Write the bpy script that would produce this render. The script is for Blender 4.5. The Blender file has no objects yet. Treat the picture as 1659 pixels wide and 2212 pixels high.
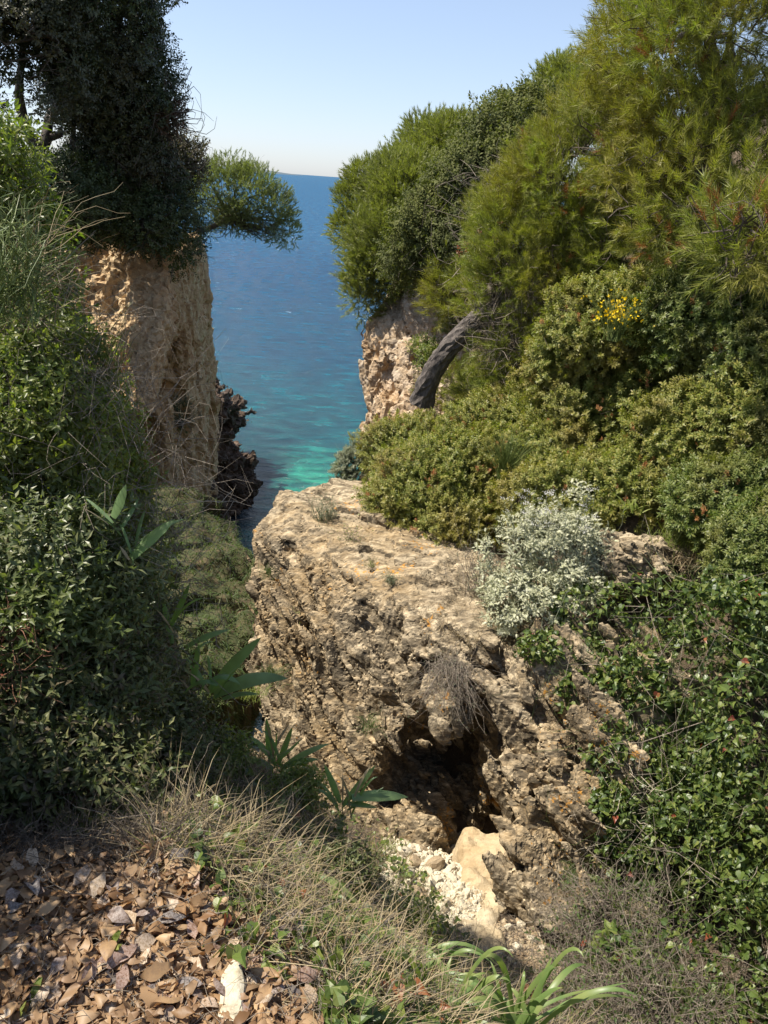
import bpy, bmesh, math, random
import numpy as np
from mathutils import Matrix, Vector
from mathutils.bvhtree import BVHTree

# ------------------------------------------------------------------ camera, sky, sun, exposure
scene = bpy.context.scene
FPX = 1707.0                       # focal length for a 1659 x 2212 frame
ROLL = math.atan(0.0707)
PITCH = math.atan(715 / 1707.0)
_R0 = np.array([1, 0, 0.]); FW = np.array([0, math.cos(PITCH), -math.sin(PITCH)]); _U0 = np.array([0, math.sin(PITCH), math.cos(PITCH)])
RT = _R0 * math.cos(ROLL) + _U0 * math.sin(ROLL)
UP = _U0 * math.cos(ROLL) - _R0 * math.sin(ROLL)
cam_d = bpy.data.cameras.new("camera"); cam = bpy.data.objects.new("camera", cam_d)
scene.collection.objects.link(cam); scene.camera = cam
cam_d.sensor_fit = 'VERTICAL'; cam_d.sensor_height = 36.0; cam_d.lens = 36.0 * FPX / 2212
cam_d.clip_start = 0.05; cam_d.clip_end = 60000
cam.matrix_world = Matrix(((RT[0], UP[0], -FW[0], 0), (RT[1], UP[1], -FW[1], 0), (RT[2], UP[2], -FW[2], 0), (0, 0, 0, 1)))

SUN = np.array([-0.52, 0.05, 0.85]); SUN /= np.linalg.norm(SUN)
world = bpy.data.worlds.new("World"); scene.world = world; world.use_nodes = True
wn = world.node_tree.nodes; wl = world.node_tree.links
sky = wn.new("ShaderNodeTexSky"); sky.sky_type = 'NISHITA'; sky.sun_disc = False
sky.sun_elevation = math.asin(SUN[2]); sky.sun_rotation = math.atan2(SUN[0], SUN[1])
sky.air_density = 0.8; sky.dust_density = 0.6; sky.ozone_density = 4.0; sky.altitude = 10
bg = wn["Background"]; bg.inputs[1].default_value = 0.112
gam = wn.new("ShaderNodeGamma"); gam.inputs[1].default_value = 0.62; wl.new(sky.outputs[0], gam.inputs[0])
gain = wn.new("ShaderNodeMix"); gain.data_type = 'RGBA'; gain.blend_type = 'MULTIPLY'; gain.inputs[0].default_value = 1; gain.inputs[7].default_value = (1.68, 1.67, 1.76, 1)
wl.new(gam.outputs[0], gain.inputs[6]); wl.new(gain.outputs[2], bg.inputs[0])
sun_d = bpy.data.lights.new("sun", 'SUN'); sun_o = bpy.data.objects.new("sun", sun_d)
scene.collection.objects.link(sun_o)
sun_d.energy = 5.0; sun_d.angle = math.radians(0.53); sun_d.color = (1.0, 0.93, 0.82)
sun_o.rotation_euler = Vector(SUN).to_track_quat('Z', 'Y').to_euler()
scene.view_settings.view_transform = 'Standard'; scene.view_settings.look = 'None'
scene.view_settings.gamma = 1.0; scene.view_settings.use_curve_mapping = False
scene.view_settings.exposure = 0.85
scene.render.engine = 'CYCLES'
scene.cycles.max_bounces = 6; scene.cycles.diffuse_bounces = 3; scene.cycles.transmission_bounces = 3
scene.cycles.glossy_bounces = 2; scene.cycles.caustics_reflective = False; scene.cycles.caustics_refractive = False
scene.cycles.use_denoising = True
SEA_Z = -13.1

# ------------------------------------------------------------------ helpers
def P(u, v, y):
    """world point in the direction of photo pixel (u, v) (1659 wide) at depth y"""
    d = FW * FPX + RT * (u - 829.5) - UP * (v - 1106)
    return d * (y / d[1])
def PX(*uvy): return np.array([P(*q) for q in uvy])
def rng(s): return np.random.default_rng(s)
def norm(a): return a / np.maximum(np.linalg.norm(a, axis=-1, keepdims=True), 1e-9)

def tag(o, label=None, cat=None, group=None, kind=None):
    if label: o['label'] = label
    if cat: o['category'] = cat
    if group: o['group'] = group
    if kind: o['kind'] = kind
    return o
def empty(name, loc, label, cat, group=None):
    o = bpy.data.objects.new(name, None); scene.collection.objects.link(o)
    o.location = Vector([float(c) for c in loc]); o.empty_display_size = 0.1
    return tag(o, label, cat, group)

class Geo:
    def __init__(s): s.v = []; s.f = []; s.n = 0
    def add(s, v, f):
        v = np.asarray(v, np.float32); s.v.append(v); s.f.append(np.asarray(f, np.int32) + s.n); s.n += len(v); return s
    def mesh(s, name, mat, smooth=False, off=None):
        me = bpy.data.meshes.new(name)
        if not s.v: return me
        V = np.concatenate(s.v)
        if off is not None: V = V - np.asarray(off, np.float32)
        loops = np.concatenate([f.ravel() for f in s.f]); tot = np.concatenate([np.full(len(f), f.shape[1], np.int32) for f in s.f])
        start = np.concatenate([[0], np.cumsum(tot)[:-1]]).astype(np.int32)
        me.vertices.add(len(V)); me.vertices.foreach_set('co', np.ascontiguousarray(V, np.float32).ravel())
        me.loops.add(len(loops)); me.loops.foreach_set('vertex_index', loops)
        me.polygons.add(len(tot)); me.polygons.foreach_set('loop_start', start)
        me.polygons.foreach_set('use_smooth', np.full(len(tot), smooth, bool))
        me.update(calc_edges=True); me.materials.append(mat)
        return me
    def obj(s, name, mat, parent=None, smooth=False):
        off = np.array(parent.location) if parent is not None else None
        if parent is not None and parent.parent is not None: off = off + np.array(parent.parent.location)
        me = s.mesh(name, mat, smooth, off)
        o = bpy.data.objects.new(name, me); scene.collection.objects.link(o)
        if parent is not None: o.parent = parent
        return o

def inst(tv, tf, pos, dx, up, sc):
    """copies of a template (x = length, z = up) as one vertex/face array"""
    tv = np.asarray(tv, np.float32); tf = np.asarray(tf, np.int32); n = len(pos)
    X = norm(dx); Y = norm(np.cross(up, X)); Z = np.cross(X, Y)
    sc = np.broadcast_to(np.asarray(sc, np.float32), (n,))[:, None, None]
    V = (tv[None, :, 0:1] * X[:, None] + tv[None, :, 1:2] * Y[:, None] + tv[None, :, 2:3] * Z[:, None]) * sc + pos[:, None]
    Fc = tf[None] + (np.arange(n) * len(tv))[:, None, None]
    return V.reshape(-1, 3), Fc.reshape(-1, tf.shape[1])

# hash / value noise / cell noise on arrays
def _h(ix, iy, iz, s):
    n = (ix.astype(np.int64) * 73856093) ^ (iy.astype(np.int64) * 19349663) ^ (iz.astype(np.int64) * 83492791) ^ (s * 2654435761)
    n = (n ^ (n >> 13)) * 1274126177 & 0x7fffffffffff
    n = (n ^ (n >> 16)) & 0xffffff
    return n.astype(np.float32) / 16777215.0
def vnoise(p, s=0):
    i = np.floor(p).astype(np.int64); f = (p - i).astype(np.float32); f = f * f * (3 - 2 * f); r = 0
    for dx in (0, 1):
        for dy in (0, 1):
            for dz in (0, 1):
                w = (f[:, 0] if dx else 1 - f[:, 0]) * (f[:, 1] if dy else 1 - f[:, 1]) * (f[:, 2] if dz else 1 - f[:, 2])
                r = r + w * _h(i[:, 0] + dx, i[:, 1] + dy, i[:, 2] + dz, s)
    return r * 2 - 1
def fbm(p, o=4, s=0):
    r = 0; a = 1.0; t = 0
    for k in range(o): r = r + a * vnoise(p * 2.0 ** k + 17.3 * k, s + k); t += a; a *= 0.5
    return r / t
def cells(p, s=0):
    """nearest of 8 jittered cells: F1, F2, three random numbers, offset vector"""
    b = np.floor(p - 0.5).astype(np.int64); n = len(p)
    f1 = np.full(n, 9., np.float32); f2 = np.full(n, 9., np.float32); rr = np.zeros((n, 3), np.float32); off = np.zeros((n, 3), np.float32)
    for dx in (0, 1):
        for dy in (0, 1):
            for dz in (0, 1):
                i = b + (dx, dy, dz)
                c = np.stack([_h(i[:, 0], i[:, 1], i[:, 2], s + k) for k in range(3)], 1)
                d = (i + 0.15 + 0.7 * c - p).astype(np.float32); q = np.sqrt((d * d).sum(1))
                m = q < f1
                f2 = np.where(m, f1, np.minimum(f2, q)); f1 = np.where(m, q, f1)
                rr[m] = c[m]; off[m] = d[m]
    r3 = np.stack([(rr[:, k] * 7919.13) % 1.0 for k in range(3)], 1)
    return f1, f2, r3, off
def frame_from(ax, b=(0, 0, 1)):
    X = norm(np.array(ax, float)); Y = norm(np.cross(b, X)); return np.stack([X, Y, np.cross(X, Y)])

# ------------------------------------------------------------------ materials
class NT:
    def __init__(s, name):
        s.m = bpy.data.materials.new(name); s.m.use_nodes = True; s.n = s.m.node_tree.nodes; s.l = s.m.node_tree.links
        s.bsdf = s.n["Principled BSDF"]; s.out = s.n["Material Output"]
    def put(s, sock, val):
        if hasattr(val, 'links'): s.l.new(val, sock)
        else: sock.default_value = (*val, 1) if (isinstance(val, tuple) and len(val) == 3 and sock.type == 'RGBA') else val
    def coord(s, scale=(1, 1, 1), rot=(0, 0, 0), kind='Object'):
        t = s.n.new("ShaderNodeTexCoord"); m = s.n.new("ShaderNodeMapping")
        m.inputs['Scale'].default_value = scale; m.inputs['Rotation'].default_value = rot
        s.l.new(t.outputs[kind], m.inputs[0]); return m.outputs[0]
    def noise(s, scale, detail=4, rough=0.6, vec=None, dist=0.0):
        t = s.n.new("ShaderNodeTexNoise"); t.inputs['Scale'].default_value = scale; t.inputs['Detail'].default_value = detail
        t.inputs['Roughness'].default_value = rough; t.inputs['Distortion'].default_value = dist
        s.l.new(vec if vec is not None else s.coord(), t.inputs['Vector']); return t.outputs[0]
    def ramp(s, fac, *stops, interp='LINEAR'):
        r = s.n.new("ShaderNodeValToRGB"); r.color_ramp.interpolation = interp; e = r.color_ramp.elements
        while len(e) < len(stops): e.new(0.5)
        for k, (p, c) in enumerate(stops): e[k].position = p; e[k].color = (*c, 1) if not isinstance(c, (int, float)) else (c, c, c, 1)
        s.l.new(fac, r.inputs[0]); return r.outputs[0]
    def mix(s, fac, a, b, mode='MIX'):
        r = s.n.new("ShaderNodeMix"); r.data_type = 'RGBA'; r.blend_type = mode
        s.put(r.inputs[0], fac); s.put(r.inputs[6], a); s.put(r.inputs[7], b); return r.outputs[2]
    def math(s, op, a, b=0.0):
        r = s.n.new("ShaderNodeMath"); r.operation = op; s.put(r.inputs[0], a); s.put(r.inputs[1], b); return r.outputs[0]
    def bump(s, h, strength=0.5, dist=0.01, prev=None):
        b = s.n.new("ShaderNodeBump"); b.inputs['Strength'].default_value = strength; b.inputs['Distance'].default_value = dist
        s.l.new(h, b.inputs['Height'])
        if prev is not None: s.l.new(prev, b.inputs['Normal'])
        return b.outputs[0]
    def rand(s): return s.n.new("ShaderNodeNewGeometry").outputs['Random Per Island']

def leaf_mat(name, cols, rough=0.5, trans=0.3, tcol=None, patch=None, pscale=1.2, spec=0.4, back=None):
    """cols: list of colours picked at random per leaf; patch: colour mixed in by a broad noise"""
    t = NT(name); n = len(cols)
    c = t.ramp(t.rand(), *[((k + 0.5) / n, cc) for k, cc in enumerate(cols)])
    if patch:
        f = t.ramp(t.noise(pscale, 3, 0.6), (0.42, 0.0), (0.62, 1.0)); c = t.mix(t.math('MULTIPLY', f, 0.75), c, patch)
    if back:
        g = t.n.new("ShaderNodeNewGeometry"); c = t.mix(g.outputs['Backfacing'], c, back)
    t.put(t.bsdf.inputs['Base Color'], c); t.bsdf.inputs['Roughness'].default_value = rough
    t.bsdf.inputs['Specular IOR Level'].default_value = spec
    if trans > 0:
        tr = t.n.new("ShaderNodeBsdfTranslucent"); hs = t.n.new("ShaderNodeMix"); hs.data_type = 'RGBA'; hs.blend_type = 'MULTIPLY'
        hs.inputs[0].default_value = 1; t.l.new(c, hs.inputs[6]); hs.inputs[7].default_value = (*(tcol or (1.6, 1.9, 0.6)), 1)
        t.l.new(hs.outputs[2], tr.inputs[0])
        mx = t.n.new("ShaderNodeMixShader"); mx.inputs[0].default_value = trans
        t.l.new(t.bsdf.outputs[0], mx.inputs[1]); t.l.new(tr.outputs[0], mx.inputs[2]); t.l.new(mx.outputs[0], t.out.inputs[0])
    return t.m
def bark_mat(name, a, b, scale=30, rough=0.9):
    t = NT(name); co = t.coord((1, 1, 0.35)); n1 = t.noise(scale, 5, 0.7, co)
    t.put(t.bsdf.inputs['Base Color'], t.ramp(n1, (0.35, a), (0.65, b))); t.bsdf.inputs['Roughness'].default_value = rough
    t.l.new(t.bump(n1, 0.8, 0.02), t.bsdf.inputs['Normal']); return t.m
def plain(name, col, rough=0.7):
    t = NT(name); n1 = t.noise(40, 3); c = t.mix(n1, tuple(0.75 * q for q in col), tuple(min(1, 1.25 * q) for q in col))
    t.put(t.bsdf.inputs['Base Color'], c); t.bsdf.inputs['Roughness'].default_value = rough; return t.m

def rock_mat(name, pale, mid, dark, ochre, scale=1.0, strat=None, lichen=0.0, ochre_amt=0.5, patina=0.5, worn_top=False):
    t = NT(name); co = t.coord(); sc = co
    if strat is not None:   # stretched along the bedding
        sc = t.coord((1.0, 3.2, 2.6), strat)
    big = t.noise(0.9 * scale, 4, 0.65, co, 0.4)
    med = t.noise(5.5 * scale, 6, 0.72, sc, 0.3)
    fine = t.noise(38 * scale, 5, 0.75, co)
    c = t.ramp(med, (0.34, dark), (0.45, mid), (0.57, pale), (0.78, tuple(min(1, 1.12 * q) for q in pale)))
    c = t.mix(t.math('MULTIPLY', t.ramp(big, (0.45, 0.0), (0.62, 1.0)), ochre_amt), c, ochre)
    # grey-brown patina blotches with sharp ragged edges
    pa = t.ramp(t.noise(4.5 * scale, 8, 0.72, sc, 0.8), (0.42, 0.0), (0.52, 1.0))
    pf = t.math('MULTIPLY', pa, patina)
    if worn_top:      # trodden, rain-washed stone on level ledges keeps little of the dark crust
        sp = t.n.new("ShaderNodeSeparateXYZ"); gg = t.n.new("ShaderNodeNewGeometry"); t.l.new(gg.outputs['True Normal'], sp.inputs[0])
        pf = t.math('MULTIPLY', pf, t.ramp(sp.outputs[2], (0.60, 1.0), (0.95, 0.42)))
    c = t.mix(pf, c, dark)
    c = t.mix(t.math('MULTIPLY', t.ramp(fine, (0.35, 0.0), (0.7, 1.0)), 0.30), c, tuple(0.45 * q for q in mid), 'MIX')
    wh = t.ramp(t.noise(13 * scale, 6, 0.75, sc, 0.6), (0.60, 0.0), (0.66, 1.0))
    c = t.mix(t.math('MULTIPLY', wh, 0.6), c, tuple(min(0.75, 1.35 * q) for q in pale))
    if lichen:
        li = t.ramp(t.math('MULTIPLY', t.noise(2.2, 2, 0.5, co), t.noise(26, 4, 0.7, co)), (0.385, 0.0), (0.402, 1.0))
        c = t.mix(t.math('MULTIPLY', li, lichen), c, (0.46, 0.215, 0.03))
    t.put(t.bsdf.inputs['Base Color'], c); t.bsdf.inputs['Roughness'].default_value = 0.88
    t.bsdf.inputs['Specular IOR Level'].default_value = 0.25
    b = t.bump(t.noise(16 * scale, 6, 0.65, sc, 0.5), 0.4, 0.02 / scale)
    b = t.bump(t.noise(70 * scale, 4, 0.7, co), 0.4, 0.004 / scale, b)
    t.l.new(b, t.bsdf.inputs['Normal']); return t.m

# ------------------------------------------------------------------ signed-distance rocks
def hull_planes(pts):
    bm = bmesh.new()
    for p in pts: bm.verts.new([float(c) for c in p])
    r = bmesh.ops.convex_hull(bm, input=bm.verts); bm.normal_update()
    c = np.mean(pts, 0); out = []
    for f in bm.faces:
        n = np.array(f.normal)
        if np.linalg.norm(n) < 1e-6: continue
        d = n @ np.array(f.verts[0].co)
        if n @ c > d: n, d = -n, -d
        out.append((*n, d))
    bm.free(); out = np.array(out); _, k = np.unique(out.round(3), axis=0, return_index=True); return out[k].astype(np.float32)
def hull(pts):
    pl = hull_planes(np.asarray(pts))
    def f(p):
        r = None
        for q in pl:
            d = p[:, 0] * q[0] + p[:, 1] * q[1] + p[:, 2] * q[2] - q[3]; r = d if r is None else np.maximum(r, d)
        return r
    return f
def capsule(a, b, ra, rb=None):
    a = np.asarray(a, np.float32); b = np.asarray(b, np.float32); rb = ra if rb is None else rb
    def f(p):
        ba = b - a; t = np.clip(((p - a) @ ba) / (ba @ ba), 0, 1); d = p - a - t[:, None] * ba
        return np.sqrt((d * d).sum(1)) - (ra + (rb - ra) * t)
    return f
def ellip(c, r):
    c = np.asarray(c, np.float32); r = np.asarray(r, np.float32)
    def f(p):
        k = np.sqrt((((p - c) / r) ** 2).sum(1)); return (k - 1) * float(r.min())
    return f
def smin(a, b, k): h = np.clip(0.5 + 0.5 * (b - a) / k, 0, 1); return b * (1 - h) + a * h - k * h * (1 - h)
def U_(*fs, k=0.08):
    def f(p):
        r = fs[0](p)
        for g in fs[1:]: r = smin(r, g(p), k)
        return r
    return f
def SUB(a, *bs, k=0.05):
    def f(p):
        r = a(p)
        for b in bs: r = -smin(-r, b(p), k)
        return r
    return f

def surf(f, u, v, y0=2.5, y1=8.0, h=0.02):
    """depth at which the line of sight through pixel (u, v) enters the solid f"""
    ys = np.arange(y0, y1, h); p = PX(*[(u, v, y) for y in ys]).astype(np.float32); s = f(p); k = np.argmax(s < 0)
    return float(ys[k]) if s[k] < 0 else None
def groove(f, uv, r, push=0.0, y0=2.5):
    """cleft cut along a line of photo pixels on the face of f"""
    pts = [(u, v, surf(f, u, v, y0)) for u, v in uv]; pts = [P(u, v, y + push) for u, v, y in pts if y]; r = np.interp(np.linspace(0, 1, len(pts)), np.linspace(0, 1, len(r)), r)
    return [capsule(pts[k], pts[k + 1], r[k], r[k + 1]) for k in range(len(pts) - 1)]
def nets(f, lo, hi, h, noise=None, band=0.35):
    """surface nets over a narrow band of the field f; noise(p) is added inside the band"""
    lo = np.asarray(lo, np.float32); hi = np.asarray(hi, np.float32); q = 4
    nb = np.ceil((hi - lo) / (h * q)).astype(int) + 1; H = h * q
    g = np.stack(np.meshgrid(*[np.arange(nb[k]) for k in range(3)], indexing='ij'), -1).reshape(-1, 3)
    C = f((lo + (g + 0.375) * H).astype(np.float32)).reshape(nb)
    N = nb * q
    Fd = np.repeat(np.repeat(np.repeat(np.where(C < 0, -1, 1).astype(np.float32), q, 0), q, 1), q, 2)
    bl = np.argwhere(np.abs(C) < band + H)
    o = np.stack(np.meshgrid(range(q), range(q), range(q), indexing='ij'), -1).reshape(-1, 3)
    for s in range(0, len(bl), 16000):
        i = (bl[s:s + 16000, None] * q + o[None]).reshape(-1, 3); p = (lo + i * h).astype(np.float32)
        d = f(p)
        if noise is not None: d = d + noise(p)
        Fd[i[:, 0], i[:, 1], i[:, 2]] = d
    S = Fd < 0
    A = S[:-1, :-1, :-1]; cnt = np.zeros(A.shape, np.int8)
    for a in (0, 1):
        for b in (0, 1):
            for c in (0, 1): cnt += S[a:a + A.shape[0], b:b + A.shape[1], c:c + A.shape[2]]
    ids = np.argwhere((cnt > 0) & (cnt < 8)); idx = np.full(A.shape, -1, np.int32); idx[tuple(ids.T)] = np.arange(len(ids))
    acc = np.zeros((len(ids), 3), np.float32); w = np.zeros(len(ids), np.float32)
    cor = [(a, b, c) for a in (0, 1) for b in (0, 1) for c in (0, 1)]
    for a in cor:
        for ax in range(3):
            if a[ax]: continue
            b = list(a); b[ax] = 1
            fa = Fd[ids[:, 0] + a[0], ids[:, 1] + a[1], ids[:, 2] + a[2]]; fb = Fd[ids[:, 0] + b[0], ids[:, 1] + b[1], ids[:, 2] + b[2]]
            m = (fa < 0) != (fb < 0); t = np.where(m, fa / np.where(m, fa - fb, 1), 0)
            pt = np.tile(np.array(a, np.float32), (len(ids), 1)); pt[:, ax] = t
            acc += pt * m[:, None]; w += m
    V = lo + (ids + acc / np.maximum(w, 1)[:, None]) * h
    faces = []
    for ax in range(3):
        sl0 = [slice(1, -1)] * 3; sl0[ax] = slice(0, -1); sl1 = list(sl0); sl1[ax] = slice(1, None)
        a = S[tuple(sl0)]; b = S[tuple(sl1)]; e = np.argwhere(a != b); fl = a[tuple(e.T)]
        base = e.copy()
        for k in range(3):
            if k != ax: base[:, k] += 1
        u, v = [(1, 2), (2, 0), (0, 1)][ax]; qd = []
        for du, dv in ((0, 0), (1, 0), (1, 1), (0, 1)):
            j = base.copy(); j[:, u] -= du; j[:, v] -= dv
            ok = np.all(j < np.array(A.shape), 1); jj = np.minimum(j, np.array(A.shape) - 1)
            qd.append(np.where(ok, idx[tuple(jj.T)], -1))
        Q = np.stack(qd, 1); Q[~fl] = Q[~fl][:, ::-1]; faces.append(Q[(Q >= 0).all(1)])
    return V.astype(np.float32), np.concatenate(faces)
def vnormals(V, Q):
    n = np.cross(V[Q[:, 2]] - V[Q[:, 0]], V[Q[:, 3]] - V[Q[:, 1]]); N = np.zeros_like(V)
    for k in range(4):
        for c in range(3): N[:, c] += np.bincount(Q[:, k], n[:, c], len(V)).astype(np.float32)
    return norm(N)
def gradn(f, V, e=0.02):
    """smooth outward direction of the undisturbed field"""
    g = np.zeros_like(V)
    for k in range(3):
        d = np.zeros(3, np.float32); d[k] = e; g[:, k] = f(V + d) - f(V - d)
    return norm(g).astype(np.float32)
def orient(f, V, Q, e=0.03):
    N = vnormals(V, Q); G = gradn(f, V, e)
    if np.mean((N * G).sum(1)) < 0: Q = Q[:, ::-1]; N = -N
    return norm(0.75 * G + 0.35 * N), N, Q
def chips(p, fr, size, seed, tilt=0.5, crack=0.4):
    """height (in units of size) of angular chips lying along the frame fr"""
    q = (p @ fr.T.astype(np.float32)) / np.asarray(size, np.float32)
    q = q + 0.22 * np.stack([vnoise(q * 1.7, seed + 5), vnoise(q * 1.7 + 9, seed + 6), vnoise(q * 1.7 + 5, seed + 7)], 1)
    f1, f2, r, off = cells(q, seed)
    return (r[:, 0] - 0.5) * 0.9 + tilt * (off * (r * 2 - 1)).sum(1) - crack * np.clip(1 - (f2 - f1) / 0.11, 0, 1)

# ------------------------------------------------------------------ rock, soil and water materials
M_LIME = rock_mat("limestone", (0.52, 0.42, 0.275), (0.25, 0.19, 0.115), (0.085, 0.070, 0.048), (0.36, 0.23, 0.09), 1.0, strat=(0.2, 0.85, 0.3), lichen=0.8, patina=0.85, worn_top=True)
M_SMOOTH = rock_mat("smooth_limestone", (0.50, 0.41, 0.27), (0.42, 0.33, 0.20), (0.27, 0.21, 0.13), (0.42, 0.27, 0.12), 1.0, patina=0.12, ochre_amt=0.4)
M_CLIFF = rock_mat("cliff_limestone", (0.62, 0.475, 0.285), (0.50, 0.355, 0.19), (0.26, 0.17, 0.10), (0.50, 0.31, 0.15), 0.55, strat=(0.0, 1.35, 0.0), patina=0.30, ochre_amt=0.7)
M_HEAD = rock_mat("headland_limestone", (0.58, 0.48, 0.36), (0.42, 0.32, 0.21), (0.16, 0.12, 0.08), (0.46, 0.27, 0.11), 0.45, strat=(0.0, 1.2, 0.0), patina=0.25, ochre_amt=0.7, lichen=0.5)
M_SHORE = rock_mat("shore_rock", (0.16, 0.115, 0.085), (0.10, 0.07, 0.05), (0.045, 0.034, 0.026), (0.15, 0.09, 0.05), 0.35, patina=0.5, ochre_amt=0.3)
def soil_mat():
    t = NT("soil"); co = t.coord()
    n1 = t.noise(6, 6, 0.7, co); n2 = t.noise(60, 4, 0.7, co)
    c = t.ramp(n1, (0.3, (0.05, 0.034, 0.02)), (0.7, (0.12, 0.085, 0.052)))
    c = t.mix(t.math('MULTIPLY', t.ramp(n2, (0.4, 0.0), (0.7, 1.0)), 0.5), c, (0.2, 0.15, 0.10))
    t.put(t.bsdf.inputs['Base Color'], c); t.bsdf.inputs['Roughness'].default_value = 1.0
    t.l.new(t.bump(n2, 0.8, 0.02), t.bsdf.inputs['Normal']); return t.m
M_SOIL = soil_mat()

# ------------------------------------------------------------------ ground
GP = np.array([
    (0, 0, -1.6), (-1, 0.5, -1.55), (1, 0.2, -1.85), (0, 1.2, -1.62), (-0.8, 1.5, -1.6), (-0.4, 1.2, -1.6), (0.15, 1.5, -1.75), (-0.5, 1.85, -1.64),
    (0.34, 3.4, -3.8), (0.75, 3.5, -3.85), 
    (0.35, 1.35, -2.05), (0.0, 3.6, -3.85), (-0.35, 4.2, -4.15), (-0.95, 5.2, -4.6), (-1.5, 5.8, -6.6), (-1.0, 3.8, -3.7), (-0.6, 3.5, -3.6), (-0.25, 3.25, -3.55), (0.05, 2.9, -3.5), (-1.6, 6.5, -9),
    (-1.0, 0, -1.5), (-2.5, 2.2, -0.9), (-1.4, 4.4, -4.6), (-2.4, 4, -1.9), (-4, 5, -1.4), (-2.6, 6.0, -6.5), (-3.4, 8, -9), (-6, 8, -1.5), (-5, 11, -8), (-8, 14, -6), (-10, 18, -3.0), (-14, 24, -1.8),
    (-3, 12, -15), (-2, 9, -15), (-1.4, 7.5, -14), (-3.5, 18, -17), (-4, 25, -20), (-6, 20, -16), (-2, 40, -25), (-8, 32, -18), (-14, 40, -20),
    (1.1, 4.5, -4.4), (0.5, 4.9, -4.4), (0.4, 5.6, -3.8), (2.2, 1.5, -1.8), (2, 0, -1.7), (3.2, 3, -1.2), (4, 1, -1.0),
    (1.3, 5.2, -2.65), (2.4, 5.2, -1.75), (0.7, 6.2, -2.85), (0.0, 7.2, -2.95), (1.5, 7, -2.1), (3, 7, -1.0), (5, 6, 0.2), (4.5, 10, 0.3), (2.2, 9.5, -1.5), (0.8, 9.0, -2.7), (0.6, 8, -2.7), (1.0, 11.5, -2.4),
    (2, 13, -1.4), (1.2, 14, -2.0), (4, 15, .3), (8, 10, 1.8), (9, 20, 1.5), (4, 20, -2), (-0.9, 8.5, -14), (-1.2, 11, -15), (-1.6, 14, -16), (0, 19, -15), (2, 27, -20), (10, 32, -18), (20, 30, -10), (20, 10, 4), (12, 0, 0), (0, -6, -1.4), (-8, -4, -1), (-10, 6, -1.2), (8, -6, -1), (-25, 20, -1.5), (-30, 50, -22), (30, 60, -25), (0, 80, -30)] + [tuple(P(*q)) for q in (
    (1300, 1290, 5.0), (1450, 1290, 4.9), (1600, 1290, 4.6), (1500, 1480, 4.4), (1650, 1480, 4.1), (1350, 1500, 4.6), (1650, 1650, 3.7), (1480, 1680, 4.1), (1560, 1850, 3.6), (1650, 2000, 3.1), (1450, 1900, 3.6), (1600, 2150, 2.8),
    (1400, 2150, 2.75), (1300, 2050, 3.1), (1200, 2100, 2.92), (1250, 1980, 3.35), (1300, 2220, 2.4), (1550, 2300, 2.3), (1800, 1700, 3.6), (1800, 2150, 2.5), (1100, 2200, 2.2),
    (60, 1000, 3.1), (60, 1250, 2.8), (60, 1500, 2.4), (40, 1690, 2.05), (200, 1000, 3.4), (200, 1300, 3.0), (200, 1500, 2.65), (200, 1680, 2.2), (350, 1300, 3.3), (350, 1460, 3.05), (350, 1600, 2.65), (450, 1570, 3.0), (300, 1150, 3.5), (60, 760, 3.5), (150, 800, 3.7), (450, 1690, 2.45),
    (540, 1610, 2.85), (640, 1690, 2.65), (750, 1810, 2.45), (830, 1960, 2.25), (920, 2090, 2.03), (1000, 2190, 1.83), (200, 1800, 1.85), (400, 1800, 1.95), (600, 1830, 2.1), (700, 1950, 1.85), (850, 2100, 1.75), (800, 2210, 1.35), (950, 2260, 1.5), (900, 1850, 3.75), (930, 1950, 3.35), (985, 1890, 3.6), (1010, 2080, 2.75), (1110, 2100, 2.75))], float)
_rd = np.sqrt(((GP[:, None, :2] - GP[None, :, :2]) ** 2).sum(-1) + 0.05)
_gm = GP[:, 2].mean(); _gw = np.linalg.solve(_rd + -0.06 * np.eye(len(GP)), GP[:, 2] - _gm)
def ground_z(x, y):
    q = np.stack([np.asarray(x, float), np.asarray(y, float)], -1); out = np.zeros(len(q))
    for s in range(0, len(q), 20000):
        out[s:s + 20000] = np.sqrt(((q[s:s + 20000, None] - GP[None, :, :2]) ** 2).sum(-1) + 0.05) @ _gw
    return out + _gm
def build_ground():
    nr, na = 420, 420
    r = 0.25 * (75 / 0.25) ** (np.arange(nr) / (nr - 1)); a = np.linspace(-math.pi, math.pi, na, endpoint=False)
    a = a - 0.72 * np.sin(a)       # denser ahead
    Rr, A = np.meshgrid(r, a, indexing='ij'); x = (Rr * np.sin(A)).ravel(); y = (Rr * np.cos(A)).ravel()
    z = ground_z(x, y); p = np.stack([x, y, z], 1)
    z = z + 0.05 * fbm(p * 2.2, 4, 3) + 0.018 * fbm(p * 11, 3, 8) + np.clip(Rr.ravel() / 12, 0, 1) * 0.5 * fbm(p * 0.6, 3, 12)
    V = np.stack([x, y, z], 1); i = np.arange((nr - 1) * na).reshape(nr - 1, na); j = np.roll(i, -1, 1)
    Q = np.stack([i, j, j + na, i + na], -1).reshape(-1, 4)
    Vc = np.concatenate([V, [[0, 0, z[0]]]]); c = len(V); k = np.arange(na)
    T = np.stack([np.full(na, c), np.roll(k, -1), k], 1)
    g = Geo(); g.v.append(Vc.astype(np.float32)); g.n = len(Vc); g.f += [Q, T]
    o = g.obj("ground", M_SOIL, smooth=True); tag(o, kind='structure'); return o
GROUND = build_ground()

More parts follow.
